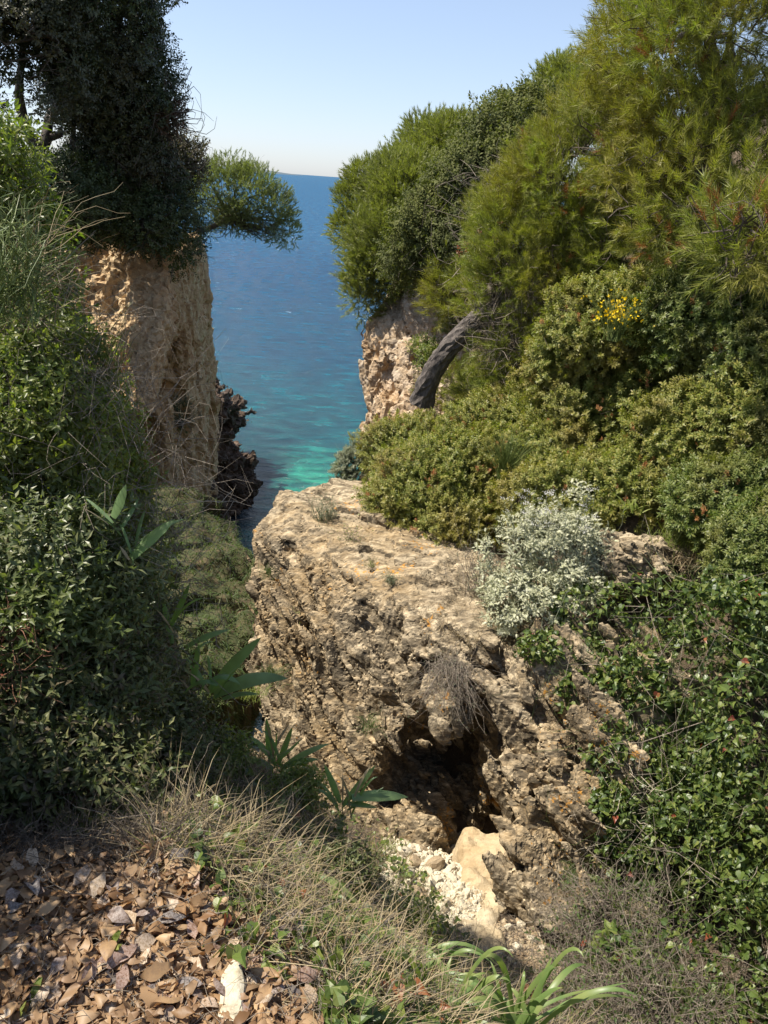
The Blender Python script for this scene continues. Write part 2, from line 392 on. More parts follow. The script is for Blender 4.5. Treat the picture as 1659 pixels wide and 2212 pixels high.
# ------------------------------------------------------------------ sea
def sea_mat():
    t = NT("sea_water"); co = t.coord()
    # colour of the water by depth of the bottom: pale sand in the cove, deep blue outside
    g = t.n.new("ShaderNodeNewGeometry"); sp = t.n.new("ShaderNodeSeparateXYZ"); t.l.new(g.outputs['Position'], sp.inputs[0])
    y = sp.outputs[1]; yn = t.math('ADD', y, t.math('MULTIPLY', t.math('SUBTRACT', t.noise(0.045, 4, 0.6, co, 0.5), 0.5), 26.0))
    f = t.math('DIVIDE', yn, 200.0)
    c = t.ramp(f, (0.165, (0.002, 0.115, 0.095)), (0.215, (0.001, 0.070, 0.085)), (0.30, (0.001, 0.048, 0.090)), (0.55, (0.002, 0.046, 0.105)), (1.0, (0.008, 0.070, 0.150)))
    # shallow sand patch
    px = t.math('SUBTRACT', sp.outputs[0], -3.2); py = t.math('MULTIPLY', t.math('SUBTRACT', y, 34.0), 0.6)
    dd = t.math('SQRT', t.math('ADD', t.math('MULTIPLY', px, px), t.math('MULTIPLY', py, py)))
    dd = t.math('ADD', dd, t.math('MULTIPLY', t.math('SUBTRACT', t.noise(0.35, 4, 0.65, co), 0.5), 3.4))
    c = t.mix(t.math('MULTIPLY', t.ramp(t.math('DIVIDE', dd, 10.0), (0.06, 1.0), (0.24, 0.45), (0.40, 0.0)), 0.62), c, (0.02, 0.20, 0.135))
    # darker water under the near cliff
    dx = t.math('ADD', sp.outputs[0], t.math('MULTIPLY', t.math('SUBTRACT', y, 30.0), -0.03))
    w = t.ramp(t.math('DIVIDE', t.math('ADD', t.math('ADD', dx, 12.0), t.math('MULTIPLY', t.math('SUBTRACT', t.noise(0.5, 4, 0.6, co), 0.5), 2.2)), 12.0), (0.53, 1.0), (0.63, 0.0))
    ny = t.ramp(t.math('DIVIDE', y, 60.0), (0.55, 1.0), (0.78, 0.0))
    c = t.mix(t.math('MULTIPLY', w, ny), c, (0.004, 0.018, 0.030))
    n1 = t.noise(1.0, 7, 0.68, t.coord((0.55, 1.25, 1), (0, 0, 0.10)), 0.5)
    c = t.mix(1.0, c, t.ramp(n1, (0.36, (0.45, 0.52, 0.62)), (0.5, (0.95, 0.97, 1.0)), (0.64, (1.9, 1.75, 1.5))), 'MULTIPLY')  # light and dark sides of the waves multiplied into the water colour
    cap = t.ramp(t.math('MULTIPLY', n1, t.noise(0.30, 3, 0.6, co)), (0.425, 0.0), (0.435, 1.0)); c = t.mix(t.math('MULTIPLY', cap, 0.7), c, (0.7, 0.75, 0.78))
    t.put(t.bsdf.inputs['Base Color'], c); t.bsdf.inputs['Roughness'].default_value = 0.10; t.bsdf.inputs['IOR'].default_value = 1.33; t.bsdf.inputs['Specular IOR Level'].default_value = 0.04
    n2 = t.noise(1.0, 5, 0.65, t.coord((1.6, 3.2, 1), (0, 0, -0.15)), 0.4)
    b = t.bump(n1, 1.0, 0.40); b = t.bump(n2, 1.0, 0.12, b)
    # waves hide one another at a low angle, so the surface mirrors less sky than a flat pool would
    df = t.n.new("ShaderNodeBsdfDiffuse"); t.put(df.inputs[0], c); t.l.new(b, df.inputs['Normal'])
    gl = t.n.new("ShaderNodeBsdfGlossy"); gl.inputs['Roughness'].default_value = 0.12; t.l.new(b, gl.inputs['Normal'])
    fr = t.n.new("ShaderNodeFresnel"); fr.inputs[0].default_value = 1.33; t.l.new(b, fr.inputs['Normal'])
    mx = t.n.new("ShaderNodeMixShader"); t.l.new(t.math('MINIMUM', t.math('MULTIPLY', fr.outputs[0], 0.55), 0.20), mx.inputs[0])
    t.l.new(df.outputs[0], mx.inputs[1]); t.l.new(gl.outputs[0], mx.inputs[2]); t.l.new(mx.outputs[0], t.out.inputs[0]); return t.m
def build_sea():
    m = sea_mat()
    nr, na = 90, 128; r = 3 * (40000 / 3) ** (np.arange(nr) / (nr - 1)); a = np.linspace(0, 2 * math.pi, na, endpoint=False)
    Rr, A = np.meshgrid(r, a, indexing='ij')
    V = np.stack([(Rr * np.sin(A)).ravel(), (Rr * np.cos(A)).ravel(), np.full(Rr.size, SEA_Z)], 1)
    i = np.arange((nr - 1) * na).reshape(nr - 1, na); j = np.roll(i, -1, 1)
    g = Geo(); g.v.append(V.astype(np.float32)); g.n = len(V); g.f.append(np.stack([i, i + na, j + na, j], -1).reshape(-1, 4))
    tag(g.obj("sea", m), kind='structure')
build_sea()

# ------------------------------------------------------------------ rock outcrop with its cave
def build_outcrop():
    back = lambda pts, dy: [tuple(p + np.array([0.1, dy, 0])) for p in pts]
    main = PX((564, 1150, 6.1), (592, 1098, 6.35), (608, 1072, 6.45), (722, 1058, 6.8), (800, 1120, 6.4), (1000, 1200, 5.6), (795, 1262, 5.08), (915, 1318, 4.72), (1070, 1395, 4.3), (1090, 1420, 4.25),
              (566, 1430, 5.95), (600, 1570, 5.45), (690, 1640, 4.95), (840, 1590, 4.35), (930, 1600, 4.12), (1030, 1640, 4.1), (1075, 1560, 4.15), (640, 1300, 5.75))
    main = np.concatenate([main, main[[2, 3, 4, 7]] + [0.8, 1.4, -0.1], [(-0.95, 6.6, -9), (1.2, 6.5, -9), (-0.7, 5.2, -5.5), (1.2, 5.0, -5.0), (0.0, 4.7, -4.2)]])
    low = np.concatenate([PX((690, 1600, 5.0), (600, 1560, 5.4), (720, 1740, 4.6), (800, 1815, 4.15), (880, 1840, 4.0), (850, 1620, 4.5), (960, 1650, 4.75)), [(0.6, 5.4, -4.6), (-0.8, 5.4, -4.8), (0.2, 3.9, -4.6)]])
    bould = np.concatenate([PX((1088, 1440, 4.25), (1180, 1330, 4.3), (1290, 1440, 4.0), (1330, 1700, 3.6), (1320, 1880, 3.45), (1200, 1885, 3.42), (1110, 1800, 3.5), (1062, 1690, 3.72), (1092, 1560, 3.98), (1180, 1560, 3.85)),
                            [(1.9, 4.8, -2.9), (1.2, 5.2, -2.8), (2.2, 4.3, -4.2), (1.2, 4.8, -4.0), (1.9, 3.9, -2.6)]])
    cl = lambda a, b, r, r2=None: capsule(P(*a), P(*b), r, r2)
    core = U_(hull(main), hull(low), k=0.10)
    # layered plates that stand out of the left face
    plates = []
    for (a, b, w, th, dz) in (((640, 1180, 5.75), (900, 1560, 4.25), 0.34, 0.10, 0), ((590, 1220, 5.75), (740, 1600, 4.5), 0.30, 0.10, 0), ((700, 1160, 5.6), (860, 1400, 4.6), 0.22, 0.09, 0)):
        pass
    cave = U_(ellip(P(935, 1722, 4.25), (0.42, 0.8, 0.54)), ellip(P(1000, 1690, 4.3), (0.22, 0.6, 0.60)), ellip(P(1045, 1560, 4.25), (0.12, 0.6, 0.46)), ellip(P(1085, 1450, 4.3), (0.06, 0.3, 0.22)), k=0.1)
    grooves = []
    for uv, rr_, ps in (([(770, 1275), (800, 1340), (835, 1420), (870, 1490), (905, 1580)], (0.035, 0.06, 0.085, 0.07, 0.05), 0.01), ([(815, 1350), (850, 1410), (885, 1480), (925, 1580)], (0.03, 0.06, 0.07, 0.05), 0.02), ([(745, 1395), (800, 1470), (850, 1540), (890, 1590)], (0.02, 0.045, 0.05, 0.03), 0.0),
        ([(690, 1320), (730, 1380), (770, 1450), (800, 1530)], (0.02, 0.035, 0.03, 0.02), 0.0), ([(600, 1140), (625, 1180), (640, 1230)], (0.05, 0.06, 0.03), 0.0), ([(880, 1335), (960, 1365), (1060, 1420)], (0.025, 0.045, 0.04), 0.0), ([(640, 1290), (680, 1350), (710, 1440)], (0.02, 0.035, 0.02), 0.0),
        ([(600, 1330), (620, 1400), (650, 1480)], (0.02, 0.03, 0.02), 0.0), ([(900, 1400), (960, 1430), (1030, 1430)], (0.03, 0.035, 0.03), 0.0), ([(680, 1470), (720, 1530), (750, 1600)], (0.02, 0.03, 0.03), 0.0), ([(590, 1200), (640, 1260), (700, 1330)], (0.03, 0.035, 0.02), 0.0), ([(860, 1380), (900, 1395), (930, 1440)], (0.03, 0.05, 0.03), 0.0),
        ([(700, 1200), (740, 1250), (780, 1270)], (0.02, 0.03, 0.02), 0.0), ([(1088, 1395), (1082, 1470), (1068, 1560), (1040, 1650)], (0.06, 0.12, 0.15, 0.14), 0.06)):
        grooves += groove(core, uv, rr_, ps)
    f = SUB(core, cave, k=0.06)
    f = SUB(f, U_(*grooves, k=0.02), k=0.025)
    bulge = U_(ellip(P(905, 1745, 4.62), (0.30, 0.34, 0.30)), ellip(P(880, 1790, 4.25), (0.22, 0.25, 0.14)), k=0.05)
    B = SUB(hull(bould), cl((1120, 1600, 3.95), (1240, 1700, 3.72), 0.04, 0.03), cl((1180, 1720, 3.72), (1330, 1830, 3.55), 0.04, 0.05), cl((1150, 1540, 3.98), (1260, 1560, 3.9), 0.035, 0.04), cl((1210, 1660, 3.8), (1310, 1690, 3.62), 0.05, 0.05), k=0.03)
    toe = U_(hull(np.concatenate([PX((1130, 1850, 3.5), (1220, 1900, 3.35), (1290, 1960, 3.2), (1190, 1990, 3.12), (1120, 1930, 3.3)), [(1.5, 3.9, -4.2), (1.0, 3.9, -4.2), (1.7, 3.5, -3.9)]])), k=0.05)
    full = U_(f, bulge, B, toe, k=0.03)
    fr = frame_from((0.62, -0.35, -0.72), (0.3, 0.9, 0.2))
    nb = norm(np.array([0.61, -0.31, 0.68])).astype(np.float32)
    def nz(p):
        up = np.clip((p[:, 2] + 2.90) * 7, 0, 1) * (p[:, 0] < 0.95)    # the flat top stays calmer
        a = 1 - 0.68 * up
        s = (p @ nb) + 0.10 * fbm(p * 2.2, 2, 91); m = np.clip(fbm(p * 1.9, 2, 93) * 3 + 0.55, 0, 1) * a
        w = (s / 0.19) % 1.0; v = (s / 0.062 + 0.3) % 1.0
        plates = 0.125 * m * (w - np.clip((w - 0.82) / 0.18, 0, 1) * 1.6) + 0.018 * m * (v - np.clip((v - 0.8) / 0.2, 0, 1) * 1.4)
        return -(plates + 0.17 * chips(p, fr, (0.80, 0.32, 0.20), 11, 0.35, 0.3) * a + 0.075 * chips(p, fr, (0.32, 0.14, 0.09), 23, 0.35, 0.4) * a + 0.05 * fbm(p * 1.6, 2, 40))
    V, Q = nets(full, (-1.35, 3.05, -4.75), (2.05, 7.0, -2.35), 0.0165, nz, 0.22)
    N, _, Q = orient(full, V, Q)
    up = np.clip((V[:, 2] + 2.90) * 7, 0, 1) * np.clip(N[:, 2] * 2 - 0.6, 0, 1)
    V = V + N * ((0.015 * chips(V, fr, (0.16, 0.06, 0.045), 37, 0.5, 0.15) + 0.005 * chips(V, fr, (0.05, 0.03, 0.022), 51, 0.7, 0.0)) * (1 - 0.5 * up) + 0.004 * fbm(V * 40, 2, 60))[:, None]
    g = Geo(); g.add(V, Q); o = g.obj("rock_outcrop", M_LIME); tag(o, kind='structure')
    print("outcrop", len(Q))
    # smooth water-worn column under the boulder and the cave's sill
    sm = U_(hull(np.concatenate([PX((1015, 1800, 3.95), (1090, 1800, 3.9), (1125, 1870, 3.62), (1095, 1960, 3.28), (1050, 2040, 3.0), (1000, 2045, 2.98), (985, 1960, 3.25), (1000, 1880, 3.6)), [(0.55, 4.3, -4.6), (1.0, 4.3, -4.5), (0.6, 3.7, -4.6), (0.45, 3.2, -4.4), (0.85, 3.1, -4.4)]])),
            hull(np.concatenate([PX((1000, 1990, 3.12), (1080, 2010, 3.05), (1120, 2075, 2.85), (1075, 2090, 2.78), (1010, 2070, 2.85)), [(0.5, 3.5, -4.3), (0.9, 3.5, -4.3), (0.55, 2.85, -4.2), (0.9, 2.85, -4.2)]])), k=0.05)
    frv = frame_from((0.1, -0.3, -0.95))
    V, Q = nets(sm, (0.1, 2.4, -4.8), (1.4, 4.6, -3.0), 0.0165, lambda p: -(0.06 * fbm(p * (6, 6, 1.6), 2, 5) + 0.03 * np.abs(fbm(p * (11, 11, 2.5), 2, 6)) + 0.025 * chips(p, frv, (0.4, 0.13, 0.10), 9, 0.4, 0.4)), 0.1)
    N, _, Q = orient(sm, V, Q)
    V = V + N * (0.006 * fbm(V * (30, 30, 12), 3, 60))[:, None]
    g = Geo(); g.add(V, Q); tag(g.obj("smooth_rock_spur", M_SMOOTH, smooth=False), kind='structure')
build_outcrop()

# ------------------------------------------------------------------ sea cliffs
def build_left_cliff():
    b1 = PX((130, 480, 24.0), (240, 505, 23.2), (330, 512, 22.6), (370, 560, 22.0), (395, 640, 22.2), (325, 885, 20.4), (270, 930, 20.8), (120, 900, 21.6))
    slab = np.concatenate([b1, b1[:5] + [-1.2, 3.0, -0.2], b1[5:] + [-1.8, 2.6, 0.3]])
    b2 = PX((330, 530, 23.3), (388, 540, 24.6), (385, 640, 24.8), (395, 720, 24.9), (412, 790, 25.4), (440, 880, 25.8), (448, 1000, 26.2), (432, 1075, 26.2), (370, 1075, 25.0), (330, 1000, 23.6), (250, 1000, 23), (330, 880, 23.3))
    mass = np.concatenate([b2, b2[:8] + [-0.5, 4.5, 0], [(-13, 22, -2.2), (-13, 26, -2.2), (-13, 26, -14), (-12, 21, -12)], b2[7:9] + [0, 0, -3.5]])
    shore = [hull(np.concatenate([PX(*a), PX(*a) + [-1.5, 2.5, -1.5]])) for a in (
        [(440, 820, 31), (478, 850, 32), (505, 868, 34), (527, 885, 36), (524, 915, 37), (490, 935, 36), (450, 940, 33)],
        [(450, 930, 29), (490, 950, 31), (528, 975, 31.5), (536, 1010, 31), (556, 1035, 31), (556, 1070, 30.5), (532, 1098, 30), (500, 1115, 29.5), (460, 1120, 28.5), (430, 1080, 27.5)],
        [(400, 1040, 27), (470, 1060, 28), (500, 1110, 29), (440, 1150, 28), (380, 1120, 26.5)])]
    rockf = U_(SUB(hull(mass), ellip(P(375, 800, 23.6), (0.9, 1.1, 1.2)), k=0.4), hull(slab), k=0.15)
    frv = frame_from((0.12, 0.1, -1.0), (1, 0.2, 0))
    def nz(p): return -(0.36 * chips(p, frv, (2.6, 1.0, 1.3), 5, 0.6, 0.25) + 0.14 * chips(p, frv, (1.1, 0.35, 0.45), 15, 0.6, 0.35) + 0.3 * fbm(p * 0.45, 3, 4))
    def fin(f, V, Q, amp):
        N, _, Q = orient(f, V, Q, 0.1)
        V = V + N * (amp * (0.11 * chips(V, frv, (0.8, 0.20, 0.24), 25, 0.7, 0.6) + 0.05 * chips(V, frv, (0.28, 0.11, 0.11), 35, 0.7, 0.4)))[:, None]
        return V, Q
    V, Q = nets(rockf, (-12, 18.5, -14.5), (-4.6, 30, -0.9), 0.085, nz, 0.9)
    V, Q = fin(rockf, V, Q, 1.0); g = Geo(); g.add(V, Q); tag(g.obj("sea_cliff", M_CLIFF), kind='structure'); print("cliff", len(Q))
    sf = U_(*shore, k=0.5)
    V, Q = nets(sf, (-13, 25, -15), (-3.6, 41, -6), 0.10, lambda p: -(0.55 * chips(p, frv, (0.9, 1.2, 1.3), 7, 0.9, 0.6) + 0.3 * chips(p, frv, (0.4, 0.5, 0.5), 17, 0.9, 0.6)), 0.9)
    V, Q = fin(sf, V, Q, 1.6); g = Geo(); g.add(V, Q); tag(g.obj("shore_rocks", M_SHORE), kind='structure'); print("shore", len(Q))
    # grown-over slope at the foot, nearer
    a = PX((380, 1090, 18), (440, 1100, 18.5), (488, 1130, 18.5), (520, 1190, 16.5), (548, 1250, 14.5), (566, 1300, 13), (572, 1420, 11.5), (500, 1520, 9.5), (360, 1500, 9), (300, 1250, 13), (420, 1250, 13.2), (490, 1300, 12.3))
    sl = hull(np.concatenate([a, a[:8] + [-1, 1, -7], [(-9, 12, -6), (-9, 19, -7), (-7, 9, -6), (-9, 14, -14)]]))
    V, Q = nets(sl, (-8, 7.5, -14), (-1.2, 20, -4.5), 0.07, lambda p: -(0.35 * chips(p, frv, (0.9, 0.8, 0.8), 71, 0.8, 0.3) + 0.35 * fbm(p * 0.8, 3, 41)), 0.6)
    g = Geo(); g.add(V, Q); t = rock_mat("mossy_slope_shade_tone", (0.12, 0.09, 0.05), (0.055, 0.065, 0.025), (0.028, 0.04, 0.012), (0.12, 0.07, 0.035), 0.5, patina=0.6, ochre_amt=0.4)  # moss and rock colours darkened to carry the slope's shade
    tag(g.obj("cove_slope", t), kind='structure'); print("slope", len(Q))
    return V, Q
SLOPE = build_left_cliff()
def build_headland():
    a = PX((792, 700, 12.2), (815, 655, 12.4), (872, 588, 12.6), (905, 565, 12.8), (965, 590, 12.8), (1000, 760, 12.0), (960, 930, 10.6), (850, 950, 10.9), (812, 905, 11.4), (800, 830, 11.8), (880, 760, 11.2), (880, 880, 10.7))
    hf = hull(np.concatenate([a, a[:6] + [0.6, 2.6, -0.1], a[6:10] + [0.2, 2.5, -3], a[6:10] + [0.1, 0, -9], [(3, 14, -3)]]))
    fr = frame_from((0.25, -0.1, -0.95), (1, 0.4, 0))
    step = hull(np.concatenate([PX((850, 880, 10.3), (905, 850, 10.1), (945, 900, 9.8), (930, 960, 9.6), (850, 960, 10)), PX((850, 880, 11.3), (950, 900, 11.0), (930, 1000, 11))]))
    hf = U_(SUB(hf, capsule(P(862, 700, 11.7), P(842, 830, 11.3), 0.10, 0.12), capsule(P(905, 640, 12.0), P(890, 780, 11.3), 0.08, 0.10), k=0.08), step, k=0.08)
    V, Q = nets(hf, (-1.6, 9, -7), (3.2, 15.6, -0.6), 0.035, lambda p: -(0.18 * chips(p, fr, (1.1, 0.42, 0.55), 5, 0.6, 0.4) + 0.08 * chips(p, fr, (0.45, 0.2, 0.22), 15, 0.6, 0.4) + 0.1 * fbm(p, 2, 3)), 0.5)
    N, _, Q = orient(hf, V, Q, 0.05)
    V = V + N * (0.035 * chips(V, fr, (0.24, 0.11, 0.12), 25, 0.8, 0.4) + 0.015 * chips(V, fr, (0.10, 0.06, 0.06), 35, 0.8, 0.4))[:, None]
    g = Geo(); g.add(V, Q); tag(g.obj("headland_cliff", M_HEAD), kind='structure'); print("headland", len(Q))
build_headland()

# ------------------------------------------------------------------ plant templates (x = along, z = up / leaf face)
def leaf_t(l=1.0, w=0.45, fold=0.10, curl=0.12):
    """ovate leaf with a folded midrib: 4 triangles"""
    v = [(0, 0, 0), (0.42 * l, 0.5 * w, fold * l), (0.42 * l, -0.5 * w, fold * l), (0.5 * l, 0, 0), (l, 0, -curl * l)]
    return np.array(v), np.array([(0, 3, 1), (0, 2, 3), (1, 3, 4), (3, 2, 4)])
def leaf2(l=1.0, w=0.4, curl=0.1):
    v = [(0, 0, 0), (0.5 * l, 0.5 * w, 0.05 * l), (0.5 * l, -0.5 * w, 0.05 * l), (l, 0, -curl * l)]
    return np.array(v), np.array([(0, 2, 1), (1, 2, 3)])
def heart_t():
    """glossy heart-shaped leaf, 10 triangles, arched"""
    o = [(-0.10, 0.20), (0.05, 0.40), (0.30, 0.38), (0.55, 0.22), (0.80, 0.10), (1.05, 0.0)]
    mid = [(0, 0), (0.3, 0), (0.65, 0), (1.05, 0)]
    v = []; f = []
    zz = lambda x, y: 0.10 * math.sin(3.0 * max(0, x)) + 0.30 * abs(y) - 0.15 * x * x
    for s in (1, -1):
        b = len(v); L = [(0, 0)] + o; v += [(x, y * s, zz(x, y)) for x, y in L]; m = len(v); v += [(0.45, 0, zz(0.45, 0) - 0.02)]
        for k in range(len(L) - 1): f.append((m, b + k + 1, b + k) if s > 0 else (m, b + k, b + k + 1))
    return np.array(v), np.array(f)
def oak_leaf_t(kind=0):
    """dry curled leaf with a wavy, slightly toothed edge"""
    xs = np.array([0, .16, .32, .48, .64, .82, 1.0]); ws = np.array([0.015, .12, .19, .22, .20, .12, 0.0]); v = []; f = []
    q = rng(kind + 60); cu = (0.45, 0.9, 0.15, 0.6, 1.2, -0.2)[kind % 6]; br = (9, 9, 0.66, 9, 0.5, 0.8)[kind % 6]; bend = (0.0, 0.25, -0.15, 0.1, 0.3, 0.0)[kind % 6]
    for k, (x, w) in enumerate(zip(xs, ws)):
        wa, wb = (w * q.uniform(.8, 1.2) for _ in (0, 1)); xx = min(x, br) + (q.uniform(-.03, .03) if x > br else 0); s_ = bend * x * x
        v += [(xx, s_ + wa, cu * wa + 0.07 * math.sin(5 * x + kind)), (xx, s_, 0.12 * math.sin(3.1 * x + 0.4 * kind)), (xx, s_ - wb, cu * wb + 0.07 * math.cos(4 * x + kind) - 0.07)]
    for k in range(len(xs) - 1):
        a = 3 * k; f += [(a, a + 1, a + 4), (a, a + 4, a + 3), (a + 1, a + 2, a + 5), (a + 1, a + 5, a + 4)]
    return np.array(v), np.array(f)
def merge(parts):
    V = []; Fs = []; n = 0
    for v, f in parts: V.append(v); Fs.append(np.asarray(f) + n); n += len(v)
    return np.concatenate(V), np.concatenate(Fs)
def put(t, pos, d, up, s=1.0):
    return inst(t[0], t[1], np.array([pos], float), np.array([d], float), np.array([up], float), s)
def sprig_t(nl, l, w, stem=1.0, spread=1.0, seed=0, tpl=None, droop=0.0):
    """shoot along x with nl leaves around it; unit length = stem"""
    r = rng(seed); parts = []
    for k in range(nl):
        t = stem * (0.1 + 0.9 * (k + 0.5) / nl); a = k * 2.4 + r.uniform(-.3, .3)
        out = np.array([0.25 + 0.75 * (k / nl), math.cos(a) * spread, math.sin(a) * spread - droop])
        tt = tpl or leaf2(1, w / l, r.uniform(0, .25))
        parts.append(put(tt, (t, 0, 0), out, (1 - 0.5 * k / nl, -0.3 * math.cos(a), -0.3 * math.sin(a) + 0.6), l * r.uniform(.7, 1.15)))
    return merge(parts)
def needles_t(n, l, w, stem=1.0, seed=0, spread=0.55):
    r = rng(seed); V = []; Fs = []
    for k in range(n):
        t = stem * (k + r.random()) / n; a = r.uniform(0, 6.283); s = spread * r.uniform(.6, 1.3) * (1.1 - 0.5 * k / n)
        d = norm(np.array([1, s * math.cos(a), s * math.sin(a)])); q = norm(np.cross(d, r.normal(size=3))) * w * 0.5; L = l * r.uniform(.7, 1.1)
        b = np.array([t, 0, 0]); V += [b - q, b + q, b + d * L]; Fs.append((3 * k, 3 * k + 1, 3 * k + 2))
    return np.array(V), np.array(Fs)
def tube(path, rad, sides=5, g=None):
    """tapered tube along a polyline"""
    path = np.asarray(path, float); n = len(path); rad = np.broadcast_to(rad, n) if np.ndim(rad) == 0 else np.asarray(rad, float)
    t = norm(np.gradient(path, axis=0)); ref = np.array([0.3, 0.5, 0.81]); a = norm(np.cross(t, ref)); b = np.cross(t, a)
    an = np.arange(sides) * 2 * math.pi / sides
    V = path[:, None] + rad[:, None, None] * (np.cos(an)[None, :, None] * a[:, None] + np.sin(an)[None, :, None] * b[:, None])
    i = np.arange(n - 1)[:, None] * sides; k = np.arange(sides)[None]; k2 = (k + 1) % sides
    Q = np.stack([i + k, i + k2, i + sides + k2, i + sides + k], -1).reshape(-1, 4)
    V = np.concatenate([V.reshape(-1, 3), path[-1:]]); T = np.stack([(n - 1) * sides + k[0], (n - 1) * sides + k2[0], np.full(sides, n * sides)], -1)
    if g is not None: 
        m = g.n; g.v.append(V.astype(np.float32)); g.f += [(Q + m).astype(np.int32), (T + m).astype(np.int32)]; g.n += len(V)
    return V, Q
def ribbon_many(P0, P1, sag, w, rr, g, seg=5, jit=0.0):
    """many thin 3-sided stems from P0 to P1 at once (sag = bend vector)"""
    n = len(P0); t = np.linspace(0, 1, seg + 1)
    J = rr.normal(size=(n, seg + 1, 3)) * jit; J[:, 0] = 0
    path = P0[:, None] * (1 - t)[None, :, None] + P1[:, None] * t[None, :, None] + sag[:, None] * (4 * t * (1 - t))[None, :, None] + J
    tg = norm(np.gradient(path, axis=1)); ref = norm(rr.normal(size=(n, 1, 3))); a = norm(np.cross(tg, ref)); b = np.cross(tg, a)
    w = np.broadcast_to(w, (n,)); rad = w[:, None] * (1 - 0.75 * t)[None]
    V = np.stack([path + a * rad[..., None], path + (-0.5 * a + 0.87 * b) * rad[..., None], path + (-0.5 * a - 0.87 * b) * rad[..., None]], 2)
    base = (np.arange(n) * (seg + 1) * 3)[:, None, None] + (np.arange(seg) * 3)[None, :, None]; k = np.arange(3)[None, None]; k2 = (k + 1) % 3
    Q = np.stack([base + k, base + k2, base + 3 + k2, base + 3 + k], -1).reshape(-1, 4)
    g.add(V.reshape(-1, 3), Q)
    return path
def blades_many(P0, D, L, w, droop, rr, g, seg=4, down=1.0):
    """grass / strap blades: flat, tapering, arching over"""
    n = len(P0); t = np.linspace(0, 1, seg + 1); L = np.broadcast_to(L, (n,)); w = np.broadcast_to(w, (n,)); droop = np.broadcast_to(droop, (n,))
    D = norm(D); side = norm(np.cross(D, np.array([0, 0, 1.]) + rr.normal(size=(n, 3)) * 0.25))
    path = P0[:, None] + D[:, None] * (L[:, None] * t[None])[..., None] - np.array([0, 0, 1.]) * (droop * L)[:, None, None] * (t ** 2.2)[None, :, None]
    ww = (w[:, None] * (np.clip(1 - t, 0, 1) ** 0.6 * np.clip(0.6 + 2 * t, 0, 1))[None])[..., None] * 0.5
    up = norm(np.cross(side, np.gradient(path, axis=1).mean(1)))[:, None] * ww * 0.35
    V = np.stack([path - side[:, None] * ww + up, path + side[:, None] * ww + up], 2)
    base = (np.arange(n) * (seg + 1) * 2)[:, None] + (np.arange(seg) * 2)[None]
    Q = np.stack([base, base + 1, base + 3, base + 2], -1).reshape(-1, 4)
    g.add(V.reshape(-1, 3), Q)

# ------------------------------------------------------------------ foliage volumes
class Blob:
    """ellipsoid given by photo pixel, depth and half-size in photo pixels"""
    def __init__(s, u, v, y, ru, rv, rd=None):
        s.c = P(u, v, y); k = np.linalg.norm(s.c) / FPX * 0.97
        s.r = np.array([ru * k, (rd * k if rd else 0.5 * (ru + rv) * k * 0.8), rv * k]); s.B = np.stack([RT, FW, UP])
    def loc(s, p): return ((p - s.c) @ s.B.T) / s.r
    def val(s, p): return np.linalg.norm(s.loc(p), axis=1)
def shell(blobs, n, r, lo=0.7, hi=1.05, rough=0.22, freq=2.5, front=0.65, seed=0, sub=0.8):
    area = np.array([b.r[0] * b.r[2] + b.r[0] * b.r[1] + b.r[1] * b.r[2] for b in blobs]); cnt = r.multinomial(n, area / area.sum())
    out = []; nor = []
    for b, c in zip(blobs, cnt):
        d = norm(r.normal(size=(int(c * 2.2) + 4, 3)))
        wv = (1 - front) + front * np.clip(0.35 - d @ np.array([0, 1, 0]) * 0.65 + 0.5 * d[:, 2], 0, 1)   # local axes: 1 = away from the camera
        d = d[r.random(len(d)) < wv * 1.2][:c]
        k = r.uniform(lo ** 3, hi ** 3, len(d)) ** (1 / 3); w0 = (d * b.r) @ b.B
        s = float(np.mean(b.r)); k = k * (1 + rough * fbm(((w0 + b.c) * freq / max(s, 0.15)), 3, seed))
        p = b.c + w0 * k[:, None]; nn = norm((d / b.r) @ b.B); keep = np.ones(len(p), bool)
        for o in blobs:
            if o is not b: keep &= o.val(p) > sub
        out.append(p[keep]); nor.append(nn[keep])
    return np.concatenate(out), np.concatenate(nor)
def foliage(g, blobs, tpls, n, size, seed, lo=0.7, hi=1.05, rough=0.22, freq=2.5, up=0.45, jit=0.5, front=0.65, clump=None, sub=0.8, spin=1.0, gap=None):
    """sprigs all over the blobs; with clump = (count factor, radius) they gather in tufts so that light and dark lumps appear"""
    r = rng(seed)
    if clump:
        m, rc = clump; cp, cn = shell(blobs, max(4, n // m), r, lo, hi, rough, freq, front, seed, sub)
        if gap:
            kp = fbm(cp * gap[0], 2, seed + 9) > gap[1]; cp = cp[kp]; cn = cn[kp]
        d = norm(r.normal(size=(len(cp), m, 3)) + cn[:, None] * 0.9 + np.array([0, 0, 0.3]))
        rr_ = rc * r.uniform(.6, 1.3, (len(cp), 1, 1)) * r.uniform(0.5, 1.0, (len(cp), m, 1)) ** 0.5
        pos = (cp[:, None] + d * rr_).reshape(-1, 3); nn = (d * 0.8 + cn[:, None] * 0.5).reshape(-1, 3)
    else: pos, nn = shell(blobs, n, r, lo, hi, rough, freq, front, seed, sub)
    D = nn + np.array([0, 0, up]) + r.normal(size=nn.shape) * jit
    U = nn + np.array([0, 0, 0.6]) + r.normal(size=nn.shape) * 0.35 * spin
    k = np.arange(len(pos)) % len(tpls); sc = size * r.uniform(0.65, 1.25, len(pos))
    for j, t in enumerate(tpls):
        m_ = k == j
        if m_.any(): g.add(*inst(t[0], t[1], pos[m_], D[m_], U[m_], sc[m_]))
    return pos
